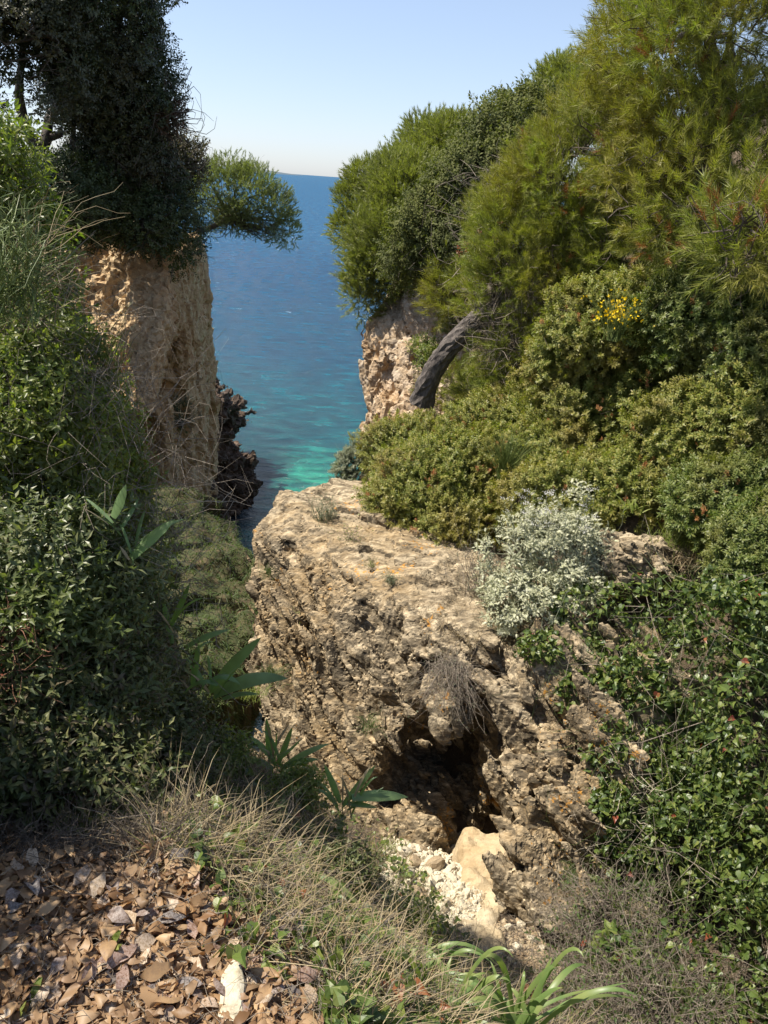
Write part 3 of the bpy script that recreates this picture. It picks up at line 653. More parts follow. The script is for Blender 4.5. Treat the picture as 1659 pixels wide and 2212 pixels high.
def limbs(g, root, targets, r0, seed, seg=5, bend=0.12, sides=5):
    r = rng(seed); root = np.asarray(root, float)
    for t in targets:
        L = np.linalg.norm(t - root); s = np.linspace(0, 1, seg + 1)[:, None]
        off = np.array([0, 0, 1.]) * L * bend * r.uniform(-1, 1.3) + r.normal(size=3) * L * bend * 0.6
        p = root * (1 - s) + t * s + off * np.sin(s * math.pi) + r.normal(size=(seg + 1, 3)) * L * 0.02 * (s > 0)
        tube(p, r0 * (1 - 0.8 * s[:, 0]) * r.uniform(.6, 1), sides, g)
def twigs(g, blobs, n, L, w, seed, lo=0.6, hi=1.0, up=0.3, sagz=0.0, jit=0.35):
    r = rng(seed); p, nn = shell(blobs, n, r, lo, hi, 0.2, 2.5, 0.6, seed, 0.6)
    d = norm(nn + r.normal(size=p.shape) * 0.8 + np.array([0, 0, up])); LL = L * r.uniform(.4, 1.3, len(p))[:, None]
    ribbon_many(p, p + d * LL, r.normal(size=p.shape) * LL * jit + np.array([0, 0, sagz]) * LL, w, r, g, 4, L * 0.025)

# ------------------------------------------------------------------ foliage materials
M_PINE = leaf_mat("pine_needles", [(0.14, 0.165, 0.03), (0.19, 0.215, 0.04), (0.24, 0.25, 0.05), (0.16, 0.20, 0.045), (0.27, 0.27, 0.07)], 0.5, 0.28, patch=(0.26, 0.22, 0.045), pscale=0.9)
M_PINE_FAR = leaf_mat("pine_needles_far", [(0.185, 0.20, 0.05), (0.235, 0.245, 0.065), (0.28, 0.285, 0.08)], 0.5, 0.25, patch=(0.14, 0.15, 0.05), pscale=0.8)
M_PINE_PALE = leaf_mat("pine_needles_pale", [(0.23, 0.25, 0.10), (0.28, 0.30, 0.12), (0.19, 0.21, 0.08)], 0.5, 0.25, patch=(0.13, 0.15, 0.06), pscale=0.8)
M_RUST = leaf_mat("rusty_shoots", [(0.26, 0.12, 0.03), (0.22, 0.14, 0.04), (0.30, 0.10, 0.03)], 0.6, 0.2, tcol=(1.3, 1.0, 0.6))
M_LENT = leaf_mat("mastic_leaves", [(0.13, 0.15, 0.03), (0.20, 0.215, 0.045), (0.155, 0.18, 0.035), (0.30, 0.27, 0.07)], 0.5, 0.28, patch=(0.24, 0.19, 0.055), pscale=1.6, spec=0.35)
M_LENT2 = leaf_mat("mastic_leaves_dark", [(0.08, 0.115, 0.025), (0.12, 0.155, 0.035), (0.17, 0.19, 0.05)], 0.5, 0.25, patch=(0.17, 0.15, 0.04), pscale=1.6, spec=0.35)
M_OAK = leaf_mat("holm_oak_leaves", [(0.022, 0.036, 0.012), (0.035, 0.052, 0.016), (0.05, 0.066, 0.022), (0.075, 0.09, 0.03)], 0.45, 0.12, patch=(0.06, 0.05, 0.022), pscale=0.35)
M_GREY = leaf_mat("grey_green_leaves", [(0.115, 0.125, 0.035), (0.155, 0.16, 0.048), (0.085, 0.10, 0.028)], 0.7, 0.2, spec=0.15, patch=(0.06, 0.07, 0.03), pscale=0.9)
M_SHRUB = leaf_mat("dark_shrub_leaves", [(0.030, 0.050, 0.016), (0.045, 0.068, 0.022), (0.026, 0.042, 0.018)], 0.5, 0.15, patch=(0.09, 0.10, 0.02), pscale=0.5)
M_VINE = leaf_mat("glossy_vine_leaves", [(0.040, 0.068, 0.014), (0.065, 0.10, 0.020), (0.10, 0.14, 0.028), (0.16, 0.185, 0.045)], 0.42, 0.25, spec=0.45)
M_RED = leaf_mat("red_brown_leaves", [(0.24, 0.06, 0.03), (0.28, 0.12, 0.05), (0.18, 0.05, 0.03)], 0.4, 0.3, tcol=(1.4, 0.8, 0.5))
M_BANK = leaf_mat("bank_shrub_leaves", [(0.10, 0.14, 0.025), (0.15, 0.19, 0.035), (0.20, 0.235, 0.045), (0.28, 0.29, 0.07)], 0.45, 0.4, spec=0.5, patch=(0.10, 0.11, 0.03), pscale=1.8)
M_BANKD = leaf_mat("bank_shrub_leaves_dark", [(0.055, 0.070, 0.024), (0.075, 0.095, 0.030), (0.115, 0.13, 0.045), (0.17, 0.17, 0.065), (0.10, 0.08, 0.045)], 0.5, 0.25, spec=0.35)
M_BANK2 = leaf_mat("bank_shrub_leaves_silvery", [(0.085, 0.105, 0.045), (0.12, 0.145, 0.06), (0.17, 0.18, 0.08), (0.24, 0.24, 0.12), (0.07, 0.10, 0.03)], 0.42, 0.3, spec=0.45, patch=(0.10, 0.13, 0.03), pscale=2.2)
M_BROOM = leaf_mat("broom_stems", [(0.09, 0.13, 0.03), (0.13, 0.17, 0.04), (0.18, 0.21, 0.06)], 0.5, 0.1)
M_STRAW = leaf_mat("dry_grass", [(0.34, 0.26, 0.14), (0.26, 0.20, 0.11), (0.42, 0.34, 0.20), (0.20, 0.16, 0.09)], 0.7, 0.25, tcol=(1.2, 1.1, 0.8))
M_GRASS = leaf_mat("green_grass", [(0.15, 0.19, 0.035), (0.19, 0.24, 0.05), (0.24, 0.26, 0.07), (0.12, 0.15, 0.03)], 0.5, 0.35)
M_SGRASS = leaf_mat("shaded_grass", [(0.05, 0.085, 0.02), (0.07, 0.105, 0.025), (0.10, 0.115, 0.035)], 0.6, 0.3)  # darkened grass: the cove slope's shade is put into its colour
M_IRIS = leaf_mat("iris_leaf", [(0.15, 0.23, 0.10), (0.18, 0.27, 0.12), (0.20, 0.30, 0.12)], 0.38, 0.45, spec=0.45, patch=(0.12, 0.17, 0.07), pscale=7)
M_SILVER = leaf_mat("silver_leaves", [(0.40, 0.40, 0.25), (0.50, 0.495, 0.33), (0.32, 0.33, 0.19), (0.60, 0.59, 0.44)], 0.75, 0.2, tcol=(1.0, 1.1, 0.8), spec=0.2)
M_SANT = leaf_mat("grey_herb_leaves", [(0.20, 0.21, 0.14), (0.26, 0.27, 0.19), (0.15, 0.17, 0.10)], 0.75, 0.2, spec=0.2)
M_BLOOM = leaf_mat("white_bloom", [(0.62, 0.60, 0.52), (0.75, 0.73, 0.66)], 0.7, 0.3, tcol=(1, 1, 1))
M_YELLOW = leaf_mat("yellow_flowers", [(0.80, 0.55, 0.01), (0.85, 0.62, 0.02)], 0.5, 0.3, tcol=(1, 1, 0.6))
M_LITTER = leaf_mat("fallen_leaves", [(0.17, 0.092, 0.04), (0.27, 0.16, 0.075), (0.19, 0.10, 0.045), (0.36, 0.23, 0.115), (0.08, 0.045, 0.022), (0.46, 0.31, 0.165)], 0.5, 0.25, tcol=(1.3, 1.0, 0.7), spec=0.35, patch=(0.28, 0.18, 0.10), pscale=9)
M_BARK = bark_mat("pine_bark", (0.040, 0.033, 0.028), (0.15, 0.125, 0.105), 26)
M_TWIG = bark_mat("twig_bark", (0.12, 0.095, 0.07), (0.30, 0.25, 0.19), 60)
M_DTWIG = bark_mat("dark_twig_bark", (0.05, 0.038, 0.028), (0.14, 0.11, 0.08), 60)
M_REDTW = bark_mat("reddish_twig_bark", (0.16, 0.07, 0.04), (0.34, 0.17, 0.10), 60)
M_PALETW = bark_mat("bleached_twig_bark", (0.36, 0.30, 0.22), (0.55, 0.48, 0.37), 60)
M_CONE = bark_mat("pine_cone_scales", (0.13, 0.10, 0.08), (0.38, 0.33, 0.28), 60)

T_PINE = [needles_t(44, 0.080, 0.0042, 0.13, s, 1.0) for s in range(5)]
T_PINEF = [needles_t(30, 0.14, 0.016, 0.28, s + 9, 0.7) for s in range(4)]
T_LENT = [sprig_t(22, 0.030, 0.0105, 0.075, 1.0, s) for s in range(5)]
T_OAK = [sprig_t(9, 0.085, 0.045, 0.22, 1.0, s + 20) for s in range(5)]
T_SMALL = [sprig_t(12, 0.05, 0.024, 0.16, 1.0, s + 30) for s in range(4)]
T_BANK = [sprig_t(8, 0.026, 0.014, 0.085, 1.0, s + 40, leaf_t(1, 0.5, 0.10, r_)) for s, r_ in enumerate((0.1, 0.2, 0.0, 0.25))]
T_BANKN = [sprig_t(9, 0.031, 0.018, 0.10, 1.0, s + 50, leaf_t(1, 0.36 + 0.05 * (s % 3), 0.08, r_)) for s, r_ in enumerate((0.1, 0.2, 0.0, 0.25))]
T_HEART = [heart_t()]

def plant(name, label, cat, base, group=None): return empty(name, base, label, cat, group)
def finish(o, gs):
    for nm, g, m in gs:
        if g.n: g.obj(nm, m, o)

# ------------------------------------------------------------------ right: pines
def cone_mesh():
    n, m = 9, 8; g = Geo(); V = []; 
    for i in range(n):
        t = i / (n - 1); rad = 0.5 * math.sin(math.pi * (0.12 + 0.86 * t) ** 0.8) * (1.12 if i % 2 else 0.86)
        for k in range(m):
            a = 2 * math.pi * (k + 0.5 * (i % 2)) / m; V.append((t * 2.1, rad * math.cos(a), rad * math.sin(a)))
    Q = [(i * m + k, i * m + (k + 1) % m, (i + 1) * m + (k + 1) % m, (i + 1) * m + k) for i in range(n - 1) for k in range(m)]
    g.add(np.array(V), np.array(Q)); return g.mesh("pine_cone", M_CONE)
CONE = cone_mesh()
def put_cones(parent, blobs, n, size, seed):
    r = rng(seed); p, nn = shell(blobs, n * 3, r, 0.95, 1.1, 0.15, 2.5, 1.0, seed, 0.9); p = p[:n]
    for q in p:
        o = bpy.data.objects.new("pine_cone", CONE); scene.collection.objects.link(o); o.parent = parent
        o.location = Vector(q) - parent.location; s = size * r.uniform(.75, 1.2); o.scale = (s, s, s); o.rotation_euler = tuple(r.uniform(-3, 3, 3))
def pine(name_label, base, top, blobs, n, tpl, size, mat, seed, trunk_r, clump, ncone=0, cone=0.028, rust=0, tw=0, up=0.55, group=None, lo=0.62, twl=0.25, front=0.7, trunk_path=None):
    t = plant("pine_tree", name_label, "tree", base, group)
    g = Geo(); foliage(g, blobs, tpl, n, size, seed, lo, 1.05, 0.40, 3.2, up, 0.50, front, clump)
    g.obj("crown", mat, t)
    if rust:
        g = Geo(); foliage(g, blobs, tpl, rust, size * 0.8, seed + 1, 0.98, 1.06, 0.28, 2.6, 1.0, 0.3, front, (6, 0.12)); g.obj("rusty_shoots", M_RUST, t)
    g = Geo(); pth = np.array(trunk_path) if trunk_path is not None else np.stack([np.array(base) * (1 - s) + np.array(top) * s + np.array([0.1, 0.05, 0]) * math.sin(4 * s) for s in np.linspace(0, 1, 7)])
    tube(pth, np.linspace(trunk_r, trunk_r * 0.45, len(pth)), 9, g); g.obj("trunk", M_BARK, t, True)
    g = Geo(); r = rng(seed + 2); cp, _ = shell(blobs, 26, r, 0.3, 0.85, 0.2, 2, 0.4, seed, 0.3)
    limbs(g, pth[-1], cp, trunk_r * 0.4, seed + 3); 
    if tw: twigs(g, blobs, tw, twl, 0.0035 * size + 0.002, seed + 4, 0.6, 1.0)
    g.obj("branch", M_DTWIG, t)
    if ncone: put_cones(t, blobs, ncone, cone, seed + 5)
    return t
BL = lambda *L: [Blob(*q) for q in L]
big = BL((1640, 60, 6.3, 210, 190), (1490, 150, 6.8, 150, 190), (1620, 300, 6.2, 190, 150), (1420, 300, 7.0, 140, 130), (1400, 90, 7.3, 70, 95), (1560, 430, 6.0, 190, 110))
pine("large foreground pine with brown cones filling the upper right corner", P(1560, 700, 8.4), P(1560, 250, 7.5), big, 9000, T_PINE, 0.95, M_PINE, 101, 0.16, (12, 0.20), 60, 0.030, 150, 1100)
mid = BL((1270, 400, 7.6, 130, 110), (1170, 500, 7.8, 120, 110), (1330, 500, 7.6, 160, 110), (1150, 600, 7.6, 100, 85), (1480, 545, 7.0, 170, 75), (1290, 580, 7.5, 120, 60))
pine("bushy young pine with rust-tipped shoots above the yellow broom", P(1290, 720, 8.0), P(1290, 470, 8.0), mid, 7400, T_PINE, 0.9, M_PINE, 121, 0.09, (12, 0.18), 26, 0.026, 130, 1000, front=0.8)
rb = BL((1640, 520, 4.9, 90, 55), (1640, 560, 5.1, 60, 40))
pine("low pine branch with orange buds reaching in at the right edge", P(1760, 560, 5.6), P(1700, 560, 5.3), rb, 260, T_PINE, 1.1, M_PINE, 131, 0.03, (8, 0.12), 1, 0.028, 14, 90)
pine("rounded pine crown on the ridge against the sky left of the large pine", P(1250, 330, 13.5), P(1250, 240, 13.3), BL((1235, 215, 13, 62, 48), (1290, 250, 12.5, 60, 60), (1200, 225, 13, 30, 25)), 3200, T_PINEF, 0.5, M_PINE_FAR, 141, 0.12, (14, 0.24), 4, 0.03, 0, 60)
pine("bright green pine on the ridge above the grey-green shrub", P(940, 420, 15), P(940, 350, 15), BL((930, 330, 15, 40, 45), (990, 330, 14.5, 60, 40), (900, 380, 14.5, 40, 40)), 3600, T_PINEF, 0.52, M_PINE_FAR, 151, 0.1, (14, 0.28), 0, 0, 0, 40)
pine("pine with an open brown hollow at the seaward end of the headland", P(850, 560, 14), P(830, 470, 14), BL((808, 395, 14, 42, 26), (775, 440, 14, 30, 26), (765, 490, 14, 28, 24), (800, 515, 14, 30, 18), (850, 400, 14, 30, 50)), 3400, T_PINEF, 0.46, M_PINE_FAR, 161, 0.08, (14, 0.2), 6, 0.03, 0, 260)
hang = BL((880, 440, 12.8, 70, 70), (850, 530, 12.4, 75, 55), (815, 600, 12.4, 48, 42), (842, 580, 12.4, 40, 22), (785, 645, 12.3, 18, 20))
pine("dense pine hanging over the edge of the pale headland cliff", P(900, 600, 13), P(870, 520, 13), hang, 7600, T_PINEF, 0.46, M_PINE_FAR, 171, 0.09, (14, 0.22), 6, 0.03, 0, 260)
# the curved leaning trunk and its crown
tp = PX((912, 868, 8.0), (922, 830, 7.95), (945, 785, 7.9), (975, 745, 7.85), (1008, 712, 7.8), (1040, 682, 7.8), (1090, 655, 8.1))
t = plant("pine_tree", "pine with a thick dark curved trunk leaning out from the rocks below the headland", "tree", tp[0])
g = Geo(); kk = np.linspace(0, len(tp) - 1, 25); pth = np.stack([np.interp(kk, np.arange(len(tp)), tp[:, c]) for c in range(3)], 1)
rad = np.interp(kk, [0, 0.5, 2, 4, 5.2, 6], [0.14, 0.118, 0.105, 0.10, 0.095, 0.06])
V, Q = tube(pth, rad, 22); V = V + (norm(V - np.repeat(np.concatenate([pth]), 22, 0)[:1].repeat(len(V), 0)) * 0 if False else 0)
nz_ = chips(V.astype(np.float32), frame_from(tp[4] - tp[1]), (0.10, 0.035, 0.035), 7, 0.5, 0.9) * 0.016
cent = np.concatenate([np.repeat(pth, 22, 0), pth[-1:]]); V = V + norm(V - cent) * nz_[:, None]
g.add(V, Q); g.obj("trunk", M_BARK, t, False)
g = Geo(); fb = BL((1010, 640, 9.4, 60, 50), (1060, 620, 9.0, 60, 50), (1000, 590, 9.8, 40, 30), (1065, 650, 7.9, 40, 32)); foliage(g, fb, T_PINE, 1300, 1.1, 181, 0.6, 1.05, 0.25, 2.5, 0.5, 0.4, 0.7, (10, 0.2)); g.obj("crown", M_PINE, t)
g = Geo(); limbs(g, pth[-3], shell(fb, 10, rng(3), 0.4, 0.9)[0], 0.05, 5); twigs(g, fb, 120, 0.3, 0.005, 7); g.obj("branch", M_DTWIG, t)

# ------------------------------------------------------------------ right: broadleaf shrubs
def bush(name, label, cat, blobs, tpl, n, size, mat, seed, clump=(8, 0.10), tw=200, twl=0.2, tww=0.003, twm=None, tip=None, group=None, lo=0.62, rough=0.36, up=0.45, front=0.7, base=None, jit=0.5, stems=True):
    b0 = blobs[0]; base = base if base is not None else b0.c - np.array([0, 0, b0.r[2]])
    t = plant(name, label, cat, base, group)
    g = Geo(); foliage(g, blobs, tpl, n, size, seed, lo, 1.05, rough, 2.6, up, jit, front, clump); g.obj("foliage", mat, t)
    if tip:
        g = Geo(); foliage(g, blobs, tpl, tip[0], size * 0.62, seed + 1, 1.0, 1.09, rough, 2.6, 0.9, 0.3, front, (5, 0.09)); g.obj("young_leaves", tip[1], t)
    g = Geo()
    if stems: limbs(g, base, shell(blobs, 18, rng(seed + 3), 0.4, 0.9, 0.2, 2, 0.5, seed, 0.3)[0], 0.02 * max(1, size), seed + 2)
    twigs(g, blobs, tw, twl, tww, seed + 4); g.obj("stems", twm or M_DTWIG, t)
    return t
bush("evergreen_oak_shrub", "tall grey-green evergreen shrub with thin dark stems on the ridge", "shrub", BL((1140, 290, 10.8, 72, 52), (1080, 340, 10.4, 80, 62), (1030, 410, 9.9, 80, 60), (1120, 390, 10, 70, 60)), T_SMALL, 5200, 1.0, M_GREY, 201, (9, 0.18), 200, 0.22, 0.004)
bush("evergreen_oak_shrub", "grey-green shrub on the headland below the taller grey-green one", "shrub", BL((950, 500, 9.9, 70, 55), (910, 545, 10.2, 55, 40), (1000, 530, 9.5, 45, 60), (880, 580, 11, 40, 22)), T_SMALL, 3600, 0.95, M_GREY, 211, (9, 0.16), 200, 0.35, 0.004)
bush("climbing_vine", "dry leafless tangle of stems between the pines and the grey-green shrub", "vine", BL((1060, 470, 9.0, 22, 90, 30), (1040, 570, 8.6, 30, 50, 30)), T_SMALL, 60, 0.7, M_RED, 221, (6, 0.12), 150, 0.5, 0.005, M_TWIG, base=P(1050, 640, 9))
bush("green_shrub", "small bright green shrub at the cliff edge left of the curved trunk", "shrub", BL((925, 775, 9.9, 24, 32), (912, 755, 10, 14, 18)), T_SMALL, 420, 0.6, M_BANK, 231, (7, 0.07), 30, 0.1)
bush("green_shrub", "pale feathery shrub in front of the cliff just above the curved trunk", "shrub", BL((990, 690, 9.9, 22, 28), (1015, 655, 10, 24, 24)), T_PINE, 420, 0.9, M_PINE_PALE, 235, (8, 0.12), 60, 0.2)
bush("dry_bush", "leafless grey twiggy bush with a few cones right of the curved trunk", "bush", BL((1130, 740, 7.6, 80, 55), (1100, 690, 7.8, 70, 50), (1180, 670, 7.4, 60, 40)), T_PINE, 120, 0.9, M_PINE, 241, (6, 0.1), 700, 0.3, 0.0042, M_TWIG)
bush("pine_scrub", "low pine scrub on the slope right of the curved trunk", "bush", BL((1080, 760, 8.8, 50, 60), (1070, 860, 8.0, 60, 50), (1150, 800, 7.6, 90, 60), (1190, 720, 7.4, 60, 50), (985, 850, 8.9, 50, 40), (1110, 560, 9.2, 85, 75), (1200, 560, 9.0, 70, 60)), T_PINE, 2400, 0.95, M_PINE, 251, (9, 0.16), 500, 0.25)
L = [("wide", (940, 1075, 6.5, 135, 105), (900, 990, 7.2, 110, 60), (960, 1150, 6.1, 70, 60)), ]
bush("mastic_bush", "rounded olive-green mastic bush at the edge of the flat rock top", "bush", BL((945, 1075, 6.5, 130, 100), (880, 985, 7.2, 90, 62), (975, 1150, 6.05, 70, 55), (1040, 1030, 6.6, 60, 70)), T_LENT, 10260, 1.05, M_LENT, 301, (11, 0.13), 300, tip=(420, M_RUST))
bush("mastic_bush", "low mastic bush behind the thin green broom in the middle of the slope", "bush", BL((1110, 930, 7.3, 110, 60), (1180, 1010, 6.6, 110, 70), (1010, 935, 7.6, 50, 40)), T_LENT, 6210, 1.05, M_LENT, 311, (11, 0.13), 200, tip=(220, M_RUST))
bush("mastic_bush", "mastic bush with reddish tips around the yellow-flowered broom", "bush", BL((1290, 725, 6.5, 95, 75), (1390, 680, 6.5, 90, 50), (1220, 805, 6.7, 70, 55)), T_LENT, 7020, 1.05, M_LENT, 321, (11, 0.13), 250, tip=(320, M_RUST))
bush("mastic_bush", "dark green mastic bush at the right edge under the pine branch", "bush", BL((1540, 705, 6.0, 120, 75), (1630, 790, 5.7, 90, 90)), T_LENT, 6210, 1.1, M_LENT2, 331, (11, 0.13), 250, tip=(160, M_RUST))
bush("mastic_bush", "broad mastic bush spreading across the middle of the right slope", "bush", BL((1330, 900, 6.6, 150, 90), (1260, 990, 6.3, 110, 70), (1450, 860, 6.3, 110, 80)), T_LENT, 9450, 1.1, M_LENT, 341, (11, 0.13), 300, tip=(320, M_RUST))
bush("mastic_bush", "mastic bush with yellowish new leaves low against the right edge", "bush", BL((1520, 960, 5.7, 130, 90), (1610, 930, 5.4, 80, 90), (1400, 1070, 5.6, 130, 60), (1270, 1075, 5.7, 110, 55), (1150, 1090, 5.8, 60, 45)), T_LENT, 11070, 1.05, M_LENT, 351, (11, 0.13), 300, tip=(300, M_RUST))
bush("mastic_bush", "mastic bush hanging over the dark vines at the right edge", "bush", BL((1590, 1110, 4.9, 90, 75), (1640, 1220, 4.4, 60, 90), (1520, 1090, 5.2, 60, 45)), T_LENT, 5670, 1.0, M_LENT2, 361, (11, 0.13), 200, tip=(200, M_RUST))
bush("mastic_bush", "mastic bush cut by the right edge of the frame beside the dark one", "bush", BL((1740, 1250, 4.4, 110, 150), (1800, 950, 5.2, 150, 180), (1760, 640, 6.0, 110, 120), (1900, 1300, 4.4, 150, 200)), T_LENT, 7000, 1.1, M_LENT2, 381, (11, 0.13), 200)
bush("grey_herb", "pale grey-green herb mound at the seaward corner of the flat rock", "bush", BL((757, 1020, 7.6, 30, 38), (780, 985, 7.7, 25, 25)), T_LENT, 800, 0.75, M_SANT, 371, (7, 0.06), 60)
def broom(label, u, v, y, h, w, n, seed, mat=None, bud=None):
    r = rng(seed); b = P(u, v, y); k = np.linalg.norm(b) / FPX; t = plant("broom_plant", label, "shrub", b)
    g = Geo(); p0 = b + r.normal(size=(n, 3)) * np.array([w * 0.12, w * 0.12, 0.01]) * k; a = r.normal(size=(n, 3)) * [0.5 * w * k, 0.5 * w * k, 0]
    p1 = p0 + a + np.array([0, 0, 1]) * h * k * r.uniform(.5, 1.05, (n, 1)); ribbon_many(p0, p1, a * -0.18, 0.0028, r, g, 4, 0.004); g.obj("stems", mat or M_BROOM, t)
    if bud:
        g = Geo(); q = p0 + (p1 - p0) * r.uniform(.68, 1, (n, 1)); q = np.repeat(q, 4, 0) + r.normal(size=(4 * n, 3)) * 0.018; q = q[r.random(len(q)) < bud]
        g.add(*inst(*leaf_t(1, 0.9, 0.3, 0), q, r.normal(size=q.shape), r.normal(size=q.shape), 0.026)); g.obj("flowers", M_YELLOW, t)
    return t
broom("upright green broom tuft growing before the mastic bushes mid-slope", 1088, 1040, 6.2, 110, 55, 260, 401)
broom("thin green broom tuft below the curved trunk", 992, 905, 8.4, 95, 40, 220, 402)
broom("dark green broom tuft at the foot of the headland cliff beside the sea", 815, 985, 7.9, 70, 40, 200, 403)
broom("small dark broom at the seaward edge of the slope", 785, 1010, 7.8, 60, 30, 120, 404)
broom("broom with bright yellow flowers among the mastic bushes", 1325, 735, 5.95, 92, 62, 150, 405, bud=0.3)
_me = GROUND.data; BVH = BVHTree.FromPolygons([v.co[:] for v in _me.vertices], [tuple(p.vertices) for p in _me.polygons])
def ground_pts(n, r, u0, u1, v0, v1, test=None, y0=1.6):
    """points of the ground seen through random photo pixels"""
    u = r.uniform(u0, u1, n); v = r.uniform(v0, v1, n)
    if test is not None: k = test(u, v); u, v = u[k], v[k]
    d = norm(FW * FPX + RT * (u - 829.5)[:, None] - UP * (v - 1106)[:, None]); out = np.zeros((len(u), 3)); ok = np.zeros(len(u), bool)
    for k, q in enumerate(d):
        h = BVH.ray_cast(Vector((0, 0, 0)), Vector(q))[0]
        if h is not None: out[k] = h; ok[k] = True
    return out[ok], u[ok], v[ok]

# ------------------------------------------------------------------ silver ragwort and small plants on the rock
def ragwort():
    b = P(1180, 1390, 4.55); t = plant("silver_ragwort", "bushy silver-leaved plant with pale flower heads on the rock edge", "plant", b); r = rng(500)
    bl = BL((1085, 1235, 4.8, 32, 70), (1135, 1195, 4.85, 35, 90), (1190, 1190, 4.8, 38, 75), (1245, 1180, 4.9, 35, 85), (1285, 1215, 4.9, 30, 60), (1150, 1310, 4.5, 70, 65), (1085, 1310, 4.55, 35, 50), (1225, 1290, 4.6, 55, 60))
    lob = merge([put(leaf2(1, 0.35, 0.1), (0.18 * k, 0, 0), (0.75, s * 0.8, 0.1), (0, 0, 1), 0.34 - 0.02 * k) for k in range(1, 5) for s in (1, -1)] + [put(leaf2(1, 0.28, 0.15), (0, 0, 0), (1, 0, 0), (0, 0, 1), 1.05)])
    tp = [sprig_t(7, 0.06, 0.03, 0.11, 1.0, s, lob) for s in range(3)]
    g = Geo(); foliage(g, bl, tp, 1900, 0.62, 501, 0.35, 1.12, 0.55, 3.5, 1.3, 0.45, 0.6, (6, 0.05)); g.obj("foliage", M_SILVER, t)
    n = 46; tips = np.array([P(u, v, y) for u, v, y in zip(r.uniform(1075, 1300, n), r.uniform(1055, 1150, n), r.uniform(4.6, 5.0, n))]); root = b + r.normal(size=(n, 3)) * [0.12, 0.1, 0.02]
    g = Geo(); ribbon_many(root, tips, r.normal(size=(n, 3)) * 0.02, 0.0035, r, g, 6, 0.003); twigs(g, bl, 160, 0.25, 0.003, 503, up=1.0); g.obj("stems", M_SANT, t)
    gg = Geo(); q = r.normal(size=(26, 3)) * [0.016, 0.016, 0.007]; gg.add(*inst(*leaf_t(1, 0.9, 0.2, 0), q, r.normal(size=(26, 3)), r.normal(size=(26, 3)), 0.009)); me = gg.mesh("flower_head", M_BLOOM)
    for q in tips:
        o = bpy.data.objects.new("flower_head", me); scene.collection.objects.link(o); o.parent = t; o.location = Vector(q - b); o.rotation_euler = (r.uniform(-.4, .4), r.uniform(-.4, .4), r.uniform(0, 6)); s_ = r.uniform(.55, 1.05); o.scale = (s_,) * 3
ragwort()
def tuftplant(name, label, cat, u, v, y, h, w, n, mat, seed, rad=0.0025, leafm=None, nl=0, down=0.0, ls=0.012, group=None):
    r = rng(seed); b = P(u, v, y); k = np.linalg.norm(b) / FPX; t = plant(name, label, cat, b, group); g = Geo()
    p0 = b + r.normal(size=(n, 3)) * [w * .18 * k, w * .15 * k, 0.008]; p1 = p0 + r.normal(size=(n, 3)) * [w * .42 * k, w * .42 * k, h * .2 * k] + np.array([0, 0, (1 - 2 * down) * h * k * 0.8]) + np.array([0, -0.12, 0]) * (1 if down else 0)
    pa = ribbon_many(p0, p1, r.normal(size=(n, 3)) * 0.15 * h * k, rad, r, g, 4, 0.006 + 0.01 * down); g.obj("stems", mat, t)
    if nl:
        q = pa.reshape(-1, 3)[r.integers(0, n * 5, nl)]; g = Geo(); g.add(*inst(*leaf2(1, 0.3, .1), q, r.normal(size=q.shape) + [0, 0, .5], r.normal(size=q.shape), ls * r.uniform(.6, 1.4, nl))); g.obj("leaves", leafm, t)
    return t
tuftplant("grey_herb", "grey-green upright herb on the far end of the flat rock top", "herb", 700, 1135, 6.05, 62, 38, 90, M_SANT, 511, 0.0022, M_SANT, 1500)
tuftplant("grey_herb", "small green and straw herb in the middle of the flat rock top", "herb", 757, 1180, 5.65, 45, 50, 70, M_TWIG, 512, 0.0016, M_GRASS, 500)
tuftplant("grey_herb", "tiny grey herb low on the flat rock top", "herb", 843, 1258, 5.05, 24, 26, 50, M_SANT, 513, 0.0015, M_SANT, 300)
tuftplant("grey_herb", "tiny green herb on the flat rock top below the mastic bush", "herb", 800, 1225, 5.3, 20, 18, 30, M_GRASS, 514, 0.0015)
tuftplant("hanging_shrub", "dry purplish-grey shrub hanging over the mouth of the cave", "shrub", 975, 1435, 4.22, 120, 110, 330, M_TWIG, 515, 0.0016, M_SANT, 700, 0.72)
tuftplant("hanging_shrub", "sparse dry shrub growing in front of the mastic bush beside the silver plant", "shrub", 1035, 1275, 4.9, 120, 90, 90, M_TWIG, 516, 0.0018, M_SANT, 700)
